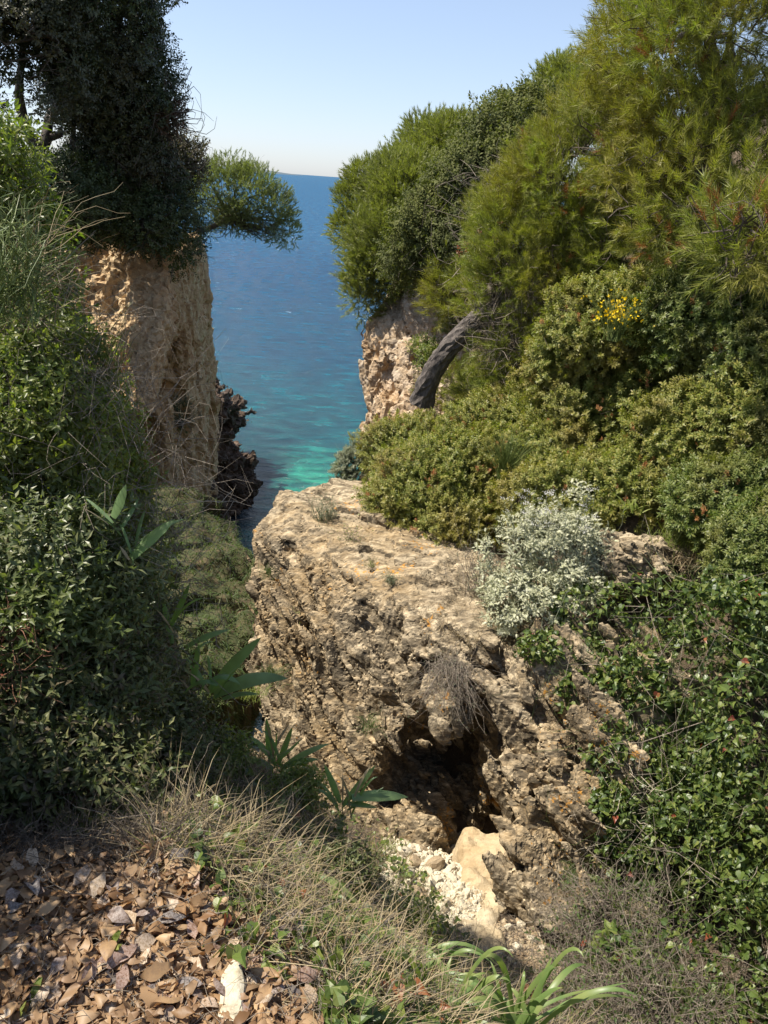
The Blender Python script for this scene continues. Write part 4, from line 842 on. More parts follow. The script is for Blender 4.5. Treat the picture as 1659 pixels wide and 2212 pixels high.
for k, (u, v, y, h, w, n, m, l) in enumerate([(985, 1340, 4.72, 80, 120, 420, M_STRAW, "dry straw-coloured grass tuft on the rock left of the silver plant"), (1040, 1375, 4.45, 45, 110, 300, M_STRAW, "low dry grass fringe under the silver plant"),
        (1460, 1175, 5.0, 75, 100, 260, M_GRASS, "green and straw grass tuft behind the boulder on the right"), (1500, 1215, 4.8, 60, 120, 260, M_STRAW, "dry grass around the right side of the lichen-marked boulder"),
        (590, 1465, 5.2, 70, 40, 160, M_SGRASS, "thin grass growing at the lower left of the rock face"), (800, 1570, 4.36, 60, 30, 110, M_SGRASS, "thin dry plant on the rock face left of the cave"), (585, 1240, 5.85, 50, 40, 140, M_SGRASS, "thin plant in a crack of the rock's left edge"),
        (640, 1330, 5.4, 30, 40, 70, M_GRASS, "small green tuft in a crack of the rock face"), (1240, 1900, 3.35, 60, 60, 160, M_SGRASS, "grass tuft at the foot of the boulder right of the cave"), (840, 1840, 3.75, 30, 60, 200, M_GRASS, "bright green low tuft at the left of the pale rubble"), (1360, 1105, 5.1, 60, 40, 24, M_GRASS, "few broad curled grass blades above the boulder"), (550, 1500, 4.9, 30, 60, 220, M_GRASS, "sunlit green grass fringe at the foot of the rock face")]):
    b = P(u, v, y); kk_ = np.linalg.norm(b) / FPX; r = rng(530 + k); t = plant("grass_tuft", l, "grass tuft", b); g = Geo()
    blades_many(b + r.normal(size=(n, 3)) * [w * .3 * kk_, w * .25 * kk_, 0.01], r.normal(size=(n, 3)) * [.55, .55, .15] + [0, 0, .9], h * kk_ * r.uniform(.4, 1.1, n), 0.0035 if n > 30 else 0.012, r.uniform(.1, .9, n), r, g); g.obj("blades", m, t)

# boulder on the right, rubble, white stone
def stone_mesh(seed, flat=0.6, sub=2, mat=None, rough=0.25):
    bm = bmesh.new(); bmesh.ops.create_icosphere(bm, subdivisions=sub, radius=1)
    V = np.array([v.co[:] for v in bm.verts], np.float32); V = V * [1, 0.75, flat]
    r = rng(seed)
    for _ in range(9):                                   # cleaved facets
        n_ = norm(r.normal(size=3)); d = r.uniform(.38, .72); e = V @ n_ - d; V = V - np.clip(e, 0, None)[:, None] * n_
    V = V + norm(V) * (rough * 0.35 * fbm(V * 2.3 + seed, 3, seed))[:, None]
    for v, c in zip(bm.verts, V): v.co = c
    me = bpy.data.meshes.new("stone"); bm.to_mesh(me); bm.free(); me.materials.append(mat); return me
M_PALE = rock_mat("pale_stone", (0.62, 0.56, 0.42), (0.54, 0.47, 0.34), (0.36, 0.30, 0.2), (0.5, 0.4, 0.24), 3.0, patina=0.12, ochre_amt=0.25)
M_BUFF = rock_mat("buff_stone", (0.42, 0.34, 0.22), (0.34, 0.25, 0.15), (0.22, 0.16, 0.10), (0.38, 0.25, 0.13), 3.0, patina=0.3, ochre_amt=0.4)
def boulder():
    c = P(1360, 1215, 4.85); f = U_(hull(PX((1285, 1150, 4.95), (1400, 1148, 5.0), (1450, 1210, 4.8), (1440, 1250, 4.7), (1340, 1265, 4.6), (1290, 1215, 4.7), (1360, 1170, 4.7), (1300, 1150, 5.4), (1450, 1190, 5.3), (1300, 1300, 5.2), (1450, 1300, 5.0))), hull(PX((1420, 1195, 4.72), (1455, 1200, 4.8), (1450, 1245, 4.6), (1400, 1240, 4.55), (1430, 1230, 5.0), (1400, 1260, 4.9))), k=0.03)
    fr = frame_from((0.8, 0.2, -0.4))
    V, Q = nets(f, c - 0.75, c + 0.75, 0.016, lambda p: -(0.06 * chips(p, fr, (0.3, 0.2, 0.12), 3, .6, .4)), 0.12); N, _, Q = orient(f, V, Q)
    V = V + N * (0.02 * chips(V, fr, (0.1, 0.07, 0.04), 5, .8, .4))[:, None]; g = Geo(); g.add(V, Q)
    tag(g.obj("boulder", M_LIME), "pale boulder with an ochre lichen stain set in the bushes on the right", "boulder")
boulder()
def white_stone():
    q = [(503, 2062), (478, 2108), (470, 2225), (528, 2225), (529, 2125), (516, 2078)]
    g0 = float(ground_pts(1, rng(1), 500, 501, 2140, 2141)[0][0][2]); a = np.array([P(u, v, 1.0) for u, v in q]); a = a * ((g0 + 0.045) / a[:, 2:3]); a[:, 2] += np.array([-.01, .0, .005, .012, .01, .0])
    f = hull(np.concatenate([a, a * [1, 1, 1] + [0.006, 0.008, -0.06], (a.mean(0) + [0.006, 0, 0.016])[None]])); c = a.mean(0)
    V, Q = nets(f, c - 0.16, c + 0.16, 0.0032, lambda p: -(0.005 * chips(p, frame_from((0.1, 1, 0)), (0.10, 0.03, 0.02), 3, .5, .3)), 0.03); g = Geo(); g.add(V, Q)
    tag(g.obj("white_stone", rock_mat("white_stone", (0.50, 0.46, 0.36), (0.42, 0.37, 0.27), (0.26, 0.21, 0.14), (0.6, 0.5, 0.3), 6.0, patina=0.05, ochre_amt=0.15)), "long pointed white stone lying on the brown leaves at the bottom", "stone")
white_stone()
def rubble():
    meshes = [stone_mesh(s, 0.5 + 0.12 * (s % 3), 2, M_PALE if s % 3 else M_BUFF) for s in range(9)]; r = rng(77)
    big = [(895, 1868, 3.6, 20, "chalky wedge-shaped stone near the top of the rubble"), (975, 1905, 3.45, 17, "smooth white oval stone at the right side of the rubble"), (930, 1912, 3.4, 20, "pale angular stone in the middle of the rubble"), (935, 1875, 3.55, 26, "rough brown crumbly stone under the cave mouth"), (960, 1950, 3.25, 15, "small white stone low on the right side of the rubble"),
           (880, 1895, 3.5, 20, "cream block at the left side of the rubble"), (905, 1935, 3.3, 18, "flat cream stone in the lower rubble"), (1000, 1850, 3.8, 24, "rounded buff stone beside the smooth rock spur"), (870, 1850, 3.7, 22, "buff stone at the top left of the rubble under the cave")]
    def at_ground(u, v, y0): return ground_pts(1, rng(1), u, u + 0.1, v, v + 0.1)[0][0]
    n = 0
    for k, (u, v, y, s, l) in enumerate(big):
        p = at_ground(u, v, y); sz = s * np.linalg.norm(p) / FPX
        o = bpy.data.objects.new("stone", meshes[k]); scene.collection.objects.link(o); o.location = p + [0, 0, sz * 0.3]; o.scale = (sz,) * 3; o.rotation_euler = tuple(r.uniform(-.6, .6, 2)) + (r.uniform(0, 6),)
        tag(o, l, "stone", "loose stones below the cave")
    while n < 150:
        u, v = r.uniform(850, 1010), r.uniform(1835, 2000)
        if n > 105: u, v = r.uniform(900, 1180), r.uniform(1990, 2130)
        if v < 1990 and u < 860 + (v - 1835) * 0.45: continue
        p = at_ground(u, v, 3.4); sz = r.uniform(6, 17) * np.linalg.norm(p) / FPX
        o = bpy.data.objects.new("stone", meshes[r.integers(9)]); scene.collection.objects.link(o); o.location = p + [0, 0, sz * 0.2]; o.scale = (sz, sz, sz * r.uniform(.7, 1.2)); o.rotation_euler = tuple(r.uniform(-.7, .7, 2)) + (r.uniform(0, 6),)
        tag(o, "small pale loose stone among the rubble below the cave", "stone", "small stones in the rubble"); n += 1
rubble()
def gravel():
    bm = bmesh.new(); bmesh.ops.create_icosphere(bm, subdivisions=1, radius=1); tv = np.array([v.co[:] for v in bm.verts]) * [1, .7, .5]; tf = np.array([[v.index for v in f.verts] for f in bm.faces]); bm.free(); r = rng(78)
    tv = tv * r.uniform(.7, 1.2, (len(tv), 1)); p1, _, _ = ground_pts(2600, r, 830, 1040, 1800, 2010); p2, _, _ = ground_pts(1600, r, 900, 1220, 1990, 2160); p3, _, _ = ground_pts(500, r, 540, 620, 1500, 1580)
    for nm, p, s, m in (("gravel", p1, 0.022, M_PALE), ("gravel_spill", p2, 0.018, M_BUFF), ("gravel_patch", p3, 0.02, M_BUFF)):
        n = len(p); g = Geo(); g.add(*inst(tv, tf, p, r.normal(size=(n, 3)), r.normal(size=(n, 3)) + [0, 0, 1], s * r.uniform(.4, 1.6, n))); tag(g.obj(nm, m), kind='stuff')

# ------------------------------------------------------------------ right: vines over the boulder's side
def vines():
    bl = BL((1170, 1400, 4.15, 55, 35), (1260, 1500, 4.0, 60, 55), (1310, 1610, 3.75, 55, 70), (1320, 1760, 3.5, 45, 80), (1340, 1900, 3.25, 60, 60), (1340, 2110, 2.6, 70, 80), (1770, 1750, 3.2, 100, 220), (1760, 2150, 2.5, 110, 150), (1290, 1320, 4.4, 100, 55), (1420, 1300, 4.3, 110, 60), (1560, 1330, 4.0, 130, 90), (1230, 1400, 4.25, 70, 45), (1480, 1450, 4.0, 170, 90), (1330, 1480, 4.15, 100, 80), (1620, 1560, 3.5, 110, 150), (1450, 1630, 3.8, 110, 110), (1540, 1780, 3.35, 120, 130), (1640, 1850, 3.0, 90, 150), (1430, 1850, 3.4, 80, 90), (1600, 2060, 2.7, 130, 130), (1450, 2080, 2.8, 90, 110))
    t = plant("greenbrier_vine", "curtain of glossy dark green vines covering the right side down to the ground", "vine", P(1500, 2200, 2.6)); r = rng(600)
    p, nn = shell(bl, 31000, r, 0.6, 1.06, 0.35, 3.5, 0.85, 601, 0.75)
    keep = (fbm(p * 2.6, 3, 77) > 0.0) | (r.random(len(p)) < 0.16); p = p[keep]; nn = nn[keep]
    D = nn * 0.5 + r.normal(size=p.shape) * 0.6 + np.array([0, 0, -0.35]); U = nn + r.normal(size=p.shape) * 0.45 + np.array([-0.2, 0, 0.5])
    sc = 0.040 * r.uniform(.4, 1.3, len(p)); isred = r.random(len(p)) < 0.010
    cy = (p @ FW); key = sc / cy * np.clip(nn @ -FW + 0.4, 0.05, 1); top = np.argsort(-key)[:300]
    rest = np.ones(len(p), bool); rest[top] = False
    single_leaves(t, "leaf", p[top], D[top], U[top], sc[top], heart_t(), M_VINE, r)
    g = Geo(); m = rest & ~isred; g.add(*inst(*heart_t(), p[m], D[m], U[m], sc[m])); tag(g.obj("leaves", M_VINE, t), kind='stuff')
    g = Geo(); m = rest & isred; g.add(*inst(*heart_t(), p[m], D[m], U[m], sc[m])); g.obj("red_leaves", M_RED, t)
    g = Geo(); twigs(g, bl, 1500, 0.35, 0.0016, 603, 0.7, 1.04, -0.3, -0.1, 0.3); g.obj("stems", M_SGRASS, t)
    g = Geo(); twigs(g, bl, 260, 0.5, 0.0022, 605, 0.95, 1.08, -0.2, -0.1, 0.3); g.obj("dry_stems", M_TWIG, t)
def single_leaves(parent, name, pos, D, U, sc, tpl, mat, r, kinds=1):
    """each of these leaves is an object sharing one mesh"""
    mats = mat if isinstance(mat, list) else [mat]; mes = []
    for m in mats:
        gg = Geo(); gg.add(*tpl); mes.append(gg.mesh(name, m, True))
    X = norm(D); Y = norm(np.cross(U, X)); Z = np.cross(X, Y); off = np.array(parent.location)
    for k in range(len(pos)):
        o = bpy.data.objects.new(name, mes[r.integers(len(mes))]); scene.collection.objects.link(o); o.parent = parent; s = float(sc[k]); c = pos[k] - off
        o.matrix_local = Matrix(((X[k][0] * s, Y[k][0] * s, Z[k][0] * s, c[0]), (X[k][1] * s, Y[k][1] * s, Z[k][1] * s, c[1]), (X[k][2] * s, Y[k][2] * s, Z[k][2] * s, c[2]), (0, 0, 0, 1)))
vines()
def drytangle(name, label, cat, blobs, n, L, w, mat, seed, leaves=0, lm=None, ls=0.03, sag=-0.2, up=0.0):
    t = plant(name, label, cat, blobs[0].c - [0, 0, blobs[0].r[2]]); g = Geo(); twigs(g, blobs, n, L, w, seed, 0.3, 1.1, up, sag, 0.35); g.obj("stems", mat, t)
    if leaves:
        g = Geo(); foliage(g, blobs, [leaf_t(1, .5)], leaves, ls, seed + 1, 0.6, 1.1, 0.2, 2.5, 0.4, 0.8, 0.7, None); g.obj("leaves", lm, t)
    return t
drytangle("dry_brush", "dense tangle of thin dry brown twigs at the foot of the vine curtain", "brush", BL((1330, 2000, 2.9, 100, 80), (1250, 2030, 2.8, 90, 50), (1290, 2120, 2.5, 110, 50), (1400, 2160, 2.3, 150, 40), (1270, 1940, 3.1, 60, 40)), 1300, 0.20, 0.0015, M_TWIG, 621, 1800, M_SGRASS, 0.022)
drytangle("dry_brush", "bare curling twigs in front of the right end of the boulder wall", "brush", BL((1350, 1740, 3.6, 55, 110), (1300, 1830, 3.5, 50, 40)), 330, 0.22, 0.0017, M_PALETW, 622)

gravel()

# ------------------------------------------------------------------ left cliff top: oaks, shrubs, overhanging pine
def oak(label, blobs, base, n, seed, paths, rad, mat=M_OAK, size=1.0, sub=0.55, group=None, lo=0.45):
    t = plant("holm_oak", label, "tree", base, group)
    g = Geo(); foliage(g, blobs, T_OAK, n, size, seed, lo, 1.05, 0.50, 3.6, 0.3, 0.7, 0.5, (10, 0.36), sub, gap=(0.75, -0.24)); g.obj("crown", mat, t)
    for k, p in enumerate(paths):
        g = Geo(); tube(p, np.linspace(rad * (1 - 0.25 * k), rad * 0.35, len(p)), 8, g); g.obj("trunk" if k == 0 else "branch", M_BARK, t, True)
    g = Geo(); limbs(g, paths[0][-1], shell(blobs, 40, rng(seed + 1), 0.2, 0.9, 0.2, 2, 0.3, 1, 0.1)[0], rad * 0.4, seed + 2, 6, 0.10); twigs(g, blobs, 500, 0.7, 0.012, seed + 3, 0.5, 1.0); g.obj("branch", M_DTWIG, t)
crown = BL((190, 70, 20.8, 105, 105), (60, 60, 19, 110, 130), (262, 40, 21.6, 48, 62), (300, 130, 21.6, 52, 42), (282, 205, 21.6, 60, 42), (200, 200, 20.8, 85, 62), (50, 150, 19, 95, 75), (325, 190, 21.6, 45, 40), (20, 40, 19, 90, 100), (312, 270, 21.5, 40, 34), (245, 280, 21.3, 50, 34), (130, -60, 20, 180, 100))
oak("large dark holm oak on top of the left cliff rising out of the frame", crown, P(95, 390, 21), 24000, 701, [PX((75, 400, 21), (80, 340, 21), (100, 300, 21.2), (105, 260, 21.5), (150, 180, 19.8), (190, 90, 20.3)), PX((80, 320, 21), (55, 280, 20.8), (40, 200, 20.5), (50, 100, 20)), PX((100, 300, 21.2), (130, 290, 21.4), (140, 250, 21.6))], 0.20)
oak("slender holm oak with a straight thin trunk behind the large one", BL((175, 215, 21.8, 60, 28), (245, 330, 21.8, 50, 45), (290, 340, 21.8, 60, 50)), P(150, 400, 21.8), 3600, 711, [PX((158, 400, 21.8), (152, 340, 21.8), (158, 300, 21.8), (160, 250, 21.8))], 0.13)
bush("dry_branch", "rusty brown dry branch hanging at the right edge of the oak crown", "branch", BL((350, 265, 21.8, 30, 22),), T_OAK, 320, 1.0, leaf_mat("rusty_oak_leaves", [(0.14, 0.075, 0.045), (0.10, 0.07, 0.04)], 0.6, 0.3, tcol=(1.3, .9, .7)), 715, (7, 0.25), 160, 0.9, 0.014)
DS = [("tall dark evergreen shrub at the left end of the cliff top", [(150, 440, 20.5, 90, 70), (120, 400, 21, 60, 26)], M_SHRUB, 3600), ("dark evergreen shrub in the middle of the cliff top", [(250, 410, 22, 80, 90), (300, 360, 22.5, 60, 50)], M_SHRUB, 4200),
      ("brownish-crowned evergreen shrub beside the overhanging pine", [(392, 365, 23.2, 45, 42), (420, 345, 23.5, 24, 20)], leaf_mat("brownish_shrub_leaves", [(0.085, 0.07, 0.035), (0.11, 0.085, 0.045), (0.06, 0.06, 0.03)], 0.5, 0.2), 1400),
      ("dark shrub spilling over the cliff edge below the brownish one", [(385, 460, 22.8, 50, 70), (405, 520, 22.8, 30, 55), (360, 410, 22.8, 50, 50)], M_SHRUB, 3200), ("low dark shrubs fringing the cliff edge above the pale slab", [(230, 480, 21.2, 60, 35), (310, 475, 21.6, 60, 45), (180, 500, 20.8, 30, 22), (350, 500, 21.8, 30, 30)], M_SHRUB, 3400)]
for k, (l, b, m, n) in enumerate(DS): bush("evergreen_shrub", l, "shrub", BL(*[(q[0] - 18,) + tuple(q[1:]) for q in b]), T_OAK, n, 1.0, m, 720 + 7 * k, (9, 0.28), 160, 0.7, 0.012, rough=0.3)
pp = BL((480, 415, 26, 50, 42), (530, 430, 26, 58, 42), (575, 455, 26, 44, 36), (600, 490, 26.2, 30, 18), (450, 440, 26, 34, 38), (530, 475, 26, 50, 14), (497, 372, 26, 9, 18), (545, 378, 26, 8, 18), (470, 378, 26, 9, 14), (625, 508, 26.2, 14, 8))
t = pine("small pine with a flat crown leaning out over the sea from the left cliff", P(425, 500, 25.6), P(500, 470, 26), pp, 5600, T_PINEF, 0.62, M_PINE_PALE, 761, 0.10, (12, 0.34), 0, 0, 0, 260, twl=0.5, lo=0.75)
g = Geo(); rr = rng(9); n = 90; q = np.array([P(u, v, 26) for u, v in zip(rr.uniform(440, 635, n), rr.uniform(480, 515, n))]); ribbon_many(np.array([P(500, 470, 26)] * n), q, rr.normal(size=(n, 3)) * 0.12, 0.022, rr, g, 6, 0.05); g.obj("dead_twigs", M_DTWIG, t)
def slope_grass():
    V, Q = SLOPE; r = rng(800); c = V[Q].mean(1); N = norm(np.cross(V[Q[:, 2]] - V[Q[:, 0]], V[Q[:, 3]] - V[Q[:, 1]])); k = r.integers(0, len(c), 100000); c = c[k]; keep = fbm(c * 0.9, 3, 5) > -0.25; c = c[keep]
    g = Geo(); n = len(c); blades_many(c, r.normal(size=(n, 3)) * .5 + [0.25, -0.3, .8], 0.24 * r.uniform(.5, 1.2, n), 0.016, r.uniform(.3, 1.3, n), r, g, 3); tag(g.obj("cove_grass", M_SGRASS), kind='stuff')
slope_grass()
bush("ledge_shrub", "small dark green tuft growing on the shaded wall of the left cliff", "shrub", BL((388, 895, 24.3, 30, 32),), T_OAK, 420, 0.55, M_SHRUB, 790, (8, 0.2), 20)
# faint far island at the left of the horizon
g = Geo(); n = 40; xs = np.linspace(-1, 1, n); hgt = 38 * (1 - xs ** 2) * (1 + 0.2 * np.sin(5 * xs)); c = P(478, 364, 9000); c[2] = SEA_Z
ring = [(c[0] + x * 900, c[1] - 150 * s * (1 - x * x), SEA_Z - 2 if s else SEA_Z + h) for s in (1, 0, -1) for x, h in zip(xs, hgt)]
g.add(np.array(ring), np.array([(a * n + k, a * n + k + 1, (a + 1) * n + k + 1, (a + 1) * n + k) for a in (0, 1) for k in range(n - 1)])); tag(g.obj("island", plain("far_wooded_island", (0.07, 0.10, 0.12))), kind='structure')

# ------------------------------------------------------------------ left bank
def bank():
    B = [("sunlit leafy shrub at the upper left of the near bank", [(40, 900, 2.5, 120, 120), (130, 990, 2.6, 120, 110), (60, 760, 2.6, 80, 90)], M_BANK, T_BANK, 2300),
         ("mound of small-leaved green shrub in the middle of the near bank", [(210, 1080, 2.9, 80, 95), (260, 1180, 2.9, 70, 75), (190, 960, 3.0, 80, 80)], M_BANK, T_BANK, 2100),
         ("silvery green shrub facing the camera on the near bank", [(90, 1230, 2.25, 140, 100), (200, 1290, 2.35, 100, 90), (60, 1370, 2.1, 120, 110)], M_BANK2, T_BANKN, 2300),
         ("dark shaded shrub in the middle of the near bank", [(240, 1420, 2.5, 90, 90), (170, 1540, 2.15, 120, 100), (320, 1370, 2.75, 30, 50)], M_BANKD, T_BANKN, 1900),
         ("dark shaded shrub low on the left just above the fallen leaves", [(70, 1600, 1.95, 130, 130), (190, 1700, 1.85, 130, 80)], M_BANKD, T_BANKN, 1500),
         ("shaded undergrowth beside the iris leaves", [(380, 1600, 2.55, 60, 50), (340, 1670, 2.25, 90, 55), (370, 1510, 2.8, 35, 40)], M_BANKD, T_BANK, 1300),
         ("leafy creeper climbing at the upper left edge of the frame", [(-20, 440, 2.9, 55, 80), (20, 560, 2.9, 75, 80), (-20, 345, 2.8, 36, 40)], M_BANK, T_BANKN, 1300),
         ("shrub added at the left edge of the fallen leaves to shade them, mostly outside the frame", [(-690, 1560, 1.35, 320, 520), (-130, 1740, 1.75, 120, 170), (-60, 1640, 1.8, 80, 110), (-220, 1330, 2.3, 150, 180)], M_BANKD, T_BANKN, 5200),  # added shrub; its far left blob is unseen and only shades the litter
         ("twiggy green shrub behind the arching dry stems", [(70, 680, 3.0, 80, 60), (150, 800, 3.1, 70, 60)], M_BANK, T_BANK, 900)]
    for k, (l, b, m, tp, n) in enumerate(B): bush("bank_shrub", l, "shrub", BL(*b), tp, n, 1.0, m, 820 + 7 * k, (7, 0.055), 260, 0.13, 0.0016, M_TWIG if k % 2 else M_DTWIG, rough=0.35, lo=0.6)
bank()
def stemset(name, label, cat, starts, ends, mat, seed, rad=0.003, sag=0.1, seg=8, jit=0.006, side=0):
    t = plant(name, label, cat, starts[0]); g = Geo(); r = rng(seed); n = len(starts); L = np.linalg.norm(ends - starts, axis=1)[:, None]
    pa = ribbon_many(starts, ends, np.array([0, 0, 1.]) * L * sag + r.normal(size=(n, 3)) * L * 0.05, rad, r, g, seg, jit)
    if side:
        q = pa.reshape(-1, 3)[r.integers(0, n * (seg + 1), side)]; ribbon_many(q, q + r.normal(size=q.shape) * 0.05, q * 0, rad * 0.5, r, g, 3, 0.003)
    g.obj("stems", mat, t); return t
r = rng(900); n = 130
stemset("broom_plant", "spray of thin green broom stems on the near bank in front of the cliff", "shrub", np.array([P(u, v, 2.95) for u, v in zip(r.uniform(130, 260, n), r.uniform(800, 880, n))]), np.array([P(u, v, y) for u, v, y in zip(r.uniform(110, 300, n), r.uniform(650, 800, n), r.uniform(2.7, 3.1, n))]), M_BROOM, 901, 0.0017, 0.03)
n = 60
stemset("dry_grass_stems", "arching straw-coloured stems along the left edge of the frame", "dry grass", np.array([P(u, v, 2.4) for u, v in zip(r.uniform(-40, 120, n), r.uniform(560, 720, n))]), np.array([P(u, v, y) for u, v, y in zip(r.uniform(20, 300, n), r.uniform(380, 780, n), r.uniform(2.3, 2.8, n))]), M_STRAW, 903, 0.0015, 0.16)
n = 46
stemset("woody_stems", "tufted upright green stems at the far left edge", "shrub", np.array([P(u, v, 2.3) for u, v in zip(r.uniform(-30, 90, n), r.uniform(600, 700, n))]), np.array([P(u, v, y) for u, v, y in zip(r.uniform(-20, 110, n), r.uniform(400, 600, n), r.uniform(2.2, 2.5, n))]), M_BROOM, 905, 0.003, 0.02, side=500)
n = 260
stemset("dry_grass_stems", "tangle of dry stems woven through the near bank shrubs", "dry grass", np.array([P(u, v, y) for u, v, y in zip(r.uniform(0, 420, n), r.uniform(800, 1500, n), r.uniform(2.1, 2.6, n))]), np.array([P(u, v, y) for u, v, y in zip(r.uniform(20, 470, n), r.uniform(750, 1450, n), r.uniform(2.1, 2.7, n))]), M_TWIG, 907, 0.0013, 0.05, side=300) if False else None
tw = BL((200, 1000, 2.55, 200, 200), (300, 1250, 2.6, 130, 160), (80, 750, 2.6, 110, 130))
drytangle("dry_grass_stems", "tangle of dry stems woven through the near bank shrubs", "dry grass", tw, 900, 0.22, 0.0013, M_TWIG, 907, sag=0.05)
for l, p0, p1 in (("bare pale twig reaching right across the dark shore rocks", (330, 1120, 2.9), (545, 1095, 2.95)), ("bare twig hanging down before the shaded slope left of the rock", (385, 1110, 2.9), (480, 1185, 2.9)), ("thin bare twig low over the near bank pointing at the grassy slope", (350, 1190, 2.75), (450, 1262, 2.75))):
    stemset("bare_twig", l, "twig", PX(p0), PX(p1), M_PALETW, 911 + int(p0[0]), 0.0022, 0.08, side=9)
stemset("bare_twig", "single curved brown twig standing against the shaded slope", "twig", PX((475, 1400, 3.0)), PX((488, 1285, 3.0)), M_TWIG, 913, 0.004, 0.0, 8, 0.012)
n = 16
stemset("reddish_stems", "bundle of reddish-brown dry stems lying above the fallen leaves", "dry stems", np.array([P(u, v, 1.75) for u, v in zip(r.uniform(-60, 60, n), r.uniform(1760, 1860, n))]), np.array([P(u, v, y) for u, v, y in zip(r.uniform(150, 330, n), r.uniform(1680, 1790, n), r.uniform(1.75, 1.85, n))]), M_REDTW, 915, 0.0028, 0.04, side=60)
drytangle("dried_flower_stalks", "reddish-brown withered stalks at the left edge of the dark bank", "dry stems", BL((35, 1440, 1.95, 45, 130),), 260, 0.10, 0.0016, M_REDTW, 917, 160, M_RED, 0.014)

# iris: every sword leaf is a part
def sword(base, tip, w, mat, parent, bend=0.06, name="leaf", face=None, label=None):
    base = np.asarray(base); tip = np.asarray(tip); L = np.linalg.norm(tip - base); n = 12; t = np.linspace(0, 1, n + 1)[:, None]
    path = base * (1 - t) + tip * t + np.array([0, 0, 1.]) * L * bend * 4 * t * (1 - t)
    tg = norm(np.gradient(path, axis=0)); view = norm(norm(path) * 0.75 - SUN * 0.7) if face is None else np.asarray(face); side = norm(np.cross(tg, view)); nn = np.cross(side, tg)
    ww = w * 0.5 * np.interp(t[:, 0], [0, 0.1, 0.45, 0.75, 0.92, 1.0], [0.55, 0.75, 1.0, 0.72, 0.3, 0.01])[:, None]
    V = np.concatenate([path - side * ww + nn * ww * 0.25, path, path + side * ww + nn * ww * 0.25]); k = np.arange(n); m = n + 1
    g = Geo(); g.add(V, np.concatenate([np.stack([k, k + 1, m + k + 1, m + k], 1), np.stack([m + k, m + k + 1, 2 * m + k + 1, 2 * m + k], 1)]))
    o = g.obj(name, mat, parent, True)
    if label: o['label'] = label
    return o
def iris(label, b, leaves):
    t = plant("iris_plant", label, "iris", P(*b))
    for (a, c, w, bd) in leaves: sword(P(*a), P(*c), w * np.linalg.norm(P(*a)) / FPX, M_IRIS, t, bd)
    r = rng(int(b[0]))
    for k in range(9 if len(leaves) > 4 else 3):      # narrow young leaves round the fan
        u, v, y = leaves[k % len(leaves)][0]; u += r.uniform(-14, 14); v += r.uniform(0, 22)
        sword(P(u, v, y), P(u + r.uniform(-70, 75), v - r.uniform(20, 95), y + r.uniform(-.1, .1)), r.uniform(4, 9) * y / 1500, M_IRIS if k % 3 else M_STRAW, t, r.uniform(0.0, 0.25))
iris("iris with one broad upright leaf high on the near bank", (250, 1130, 2.20), [((243, 1118, 2.20), (272, 1047, 2.22), 26, 0.0), ((262, 1140, 2.30), (300, 1075, 2.40), 12, 0.0)])
iris("iris with one broad slanting leaf in the middle of the near bank", (290, 1200, 2.25), [((282, 1205, 2.25), (378, 1122, 2.30), 30, 0.05), ((300, 1170, 2.30), (400, 1120, 2.45), 12, 0.05)])
iris("iris with one tall narrow leaf standing against the shaded slope", (370, 1370, 2.50), [((368, 1352, 2.50), (411, 1258, 2.52), 17, 0.0), ((372, 1390, 2.50), (350, 1290, 2.55), 14, 0.02)])
iris("iris clump with broad leaves stretching right at the bank's edge", (470, 1490, 2.63), [((452, 1492, 2.63), (565, 1376, 2.73), 30, 0.05), ((462, 1500, 2.58), (622, 1466, 2.63), 34, 0.12), ((400, 1398, 2.63), (495, 1360, 2.68), 16, 0.06), ((415, 1480, 2.58), (430, 1390, 2.63), 16, 0.03),
    ((455, 1470, 2.58), (520, 1480, 2.58), 13, 0.25), ((440, 1480, 2.60), (400, 1420, 2.63), 13, 0.08), ((480, 1510, 2.58), (560, 1500, 2.63), 12, 0.1), ((470, 1480, 2.58), (395, 1500, 2.58), 10, 0.25)])
iris("iris clump growing low before the rock face", (600, 1640, 2.63), [((585, 1650, 2.63), (575, 1550, 2.68), 16, 0.02), ((600, 1650, 2.63), (632, 1570, 2.68), 15, 0.02), ((612, 1655, 2.58), (712, 1606, 2.63), 15, 0.06), ((590, 1640, 2.63), (540, 1590, 2.68), 13, 0.05), ((605, 1660, 2.58), (690, 1640, 2.58), 14, 0.08), ((590, 1660, 2.58), (530, 1640, 2.63), 13, 0.1)])
iris("iris with one thick dark leaf pointing at the cave", (765, 1730, 2.48), [((760, 1722, 2.48), (882, 1722, 2.53), 26, 0.05), ((740, 1740, 2.48), (812, 1652, 2.56), 17, 0.02), ((735, 1735, 2.48), (700, 1650, 2.53), 14, 0.02), ((750, 1750, 2.48), (830, 1700, 2.53), 8, 0.02), ((745, 1735, 2.48), (815, 1745, 2.48), 12, 0.04)])

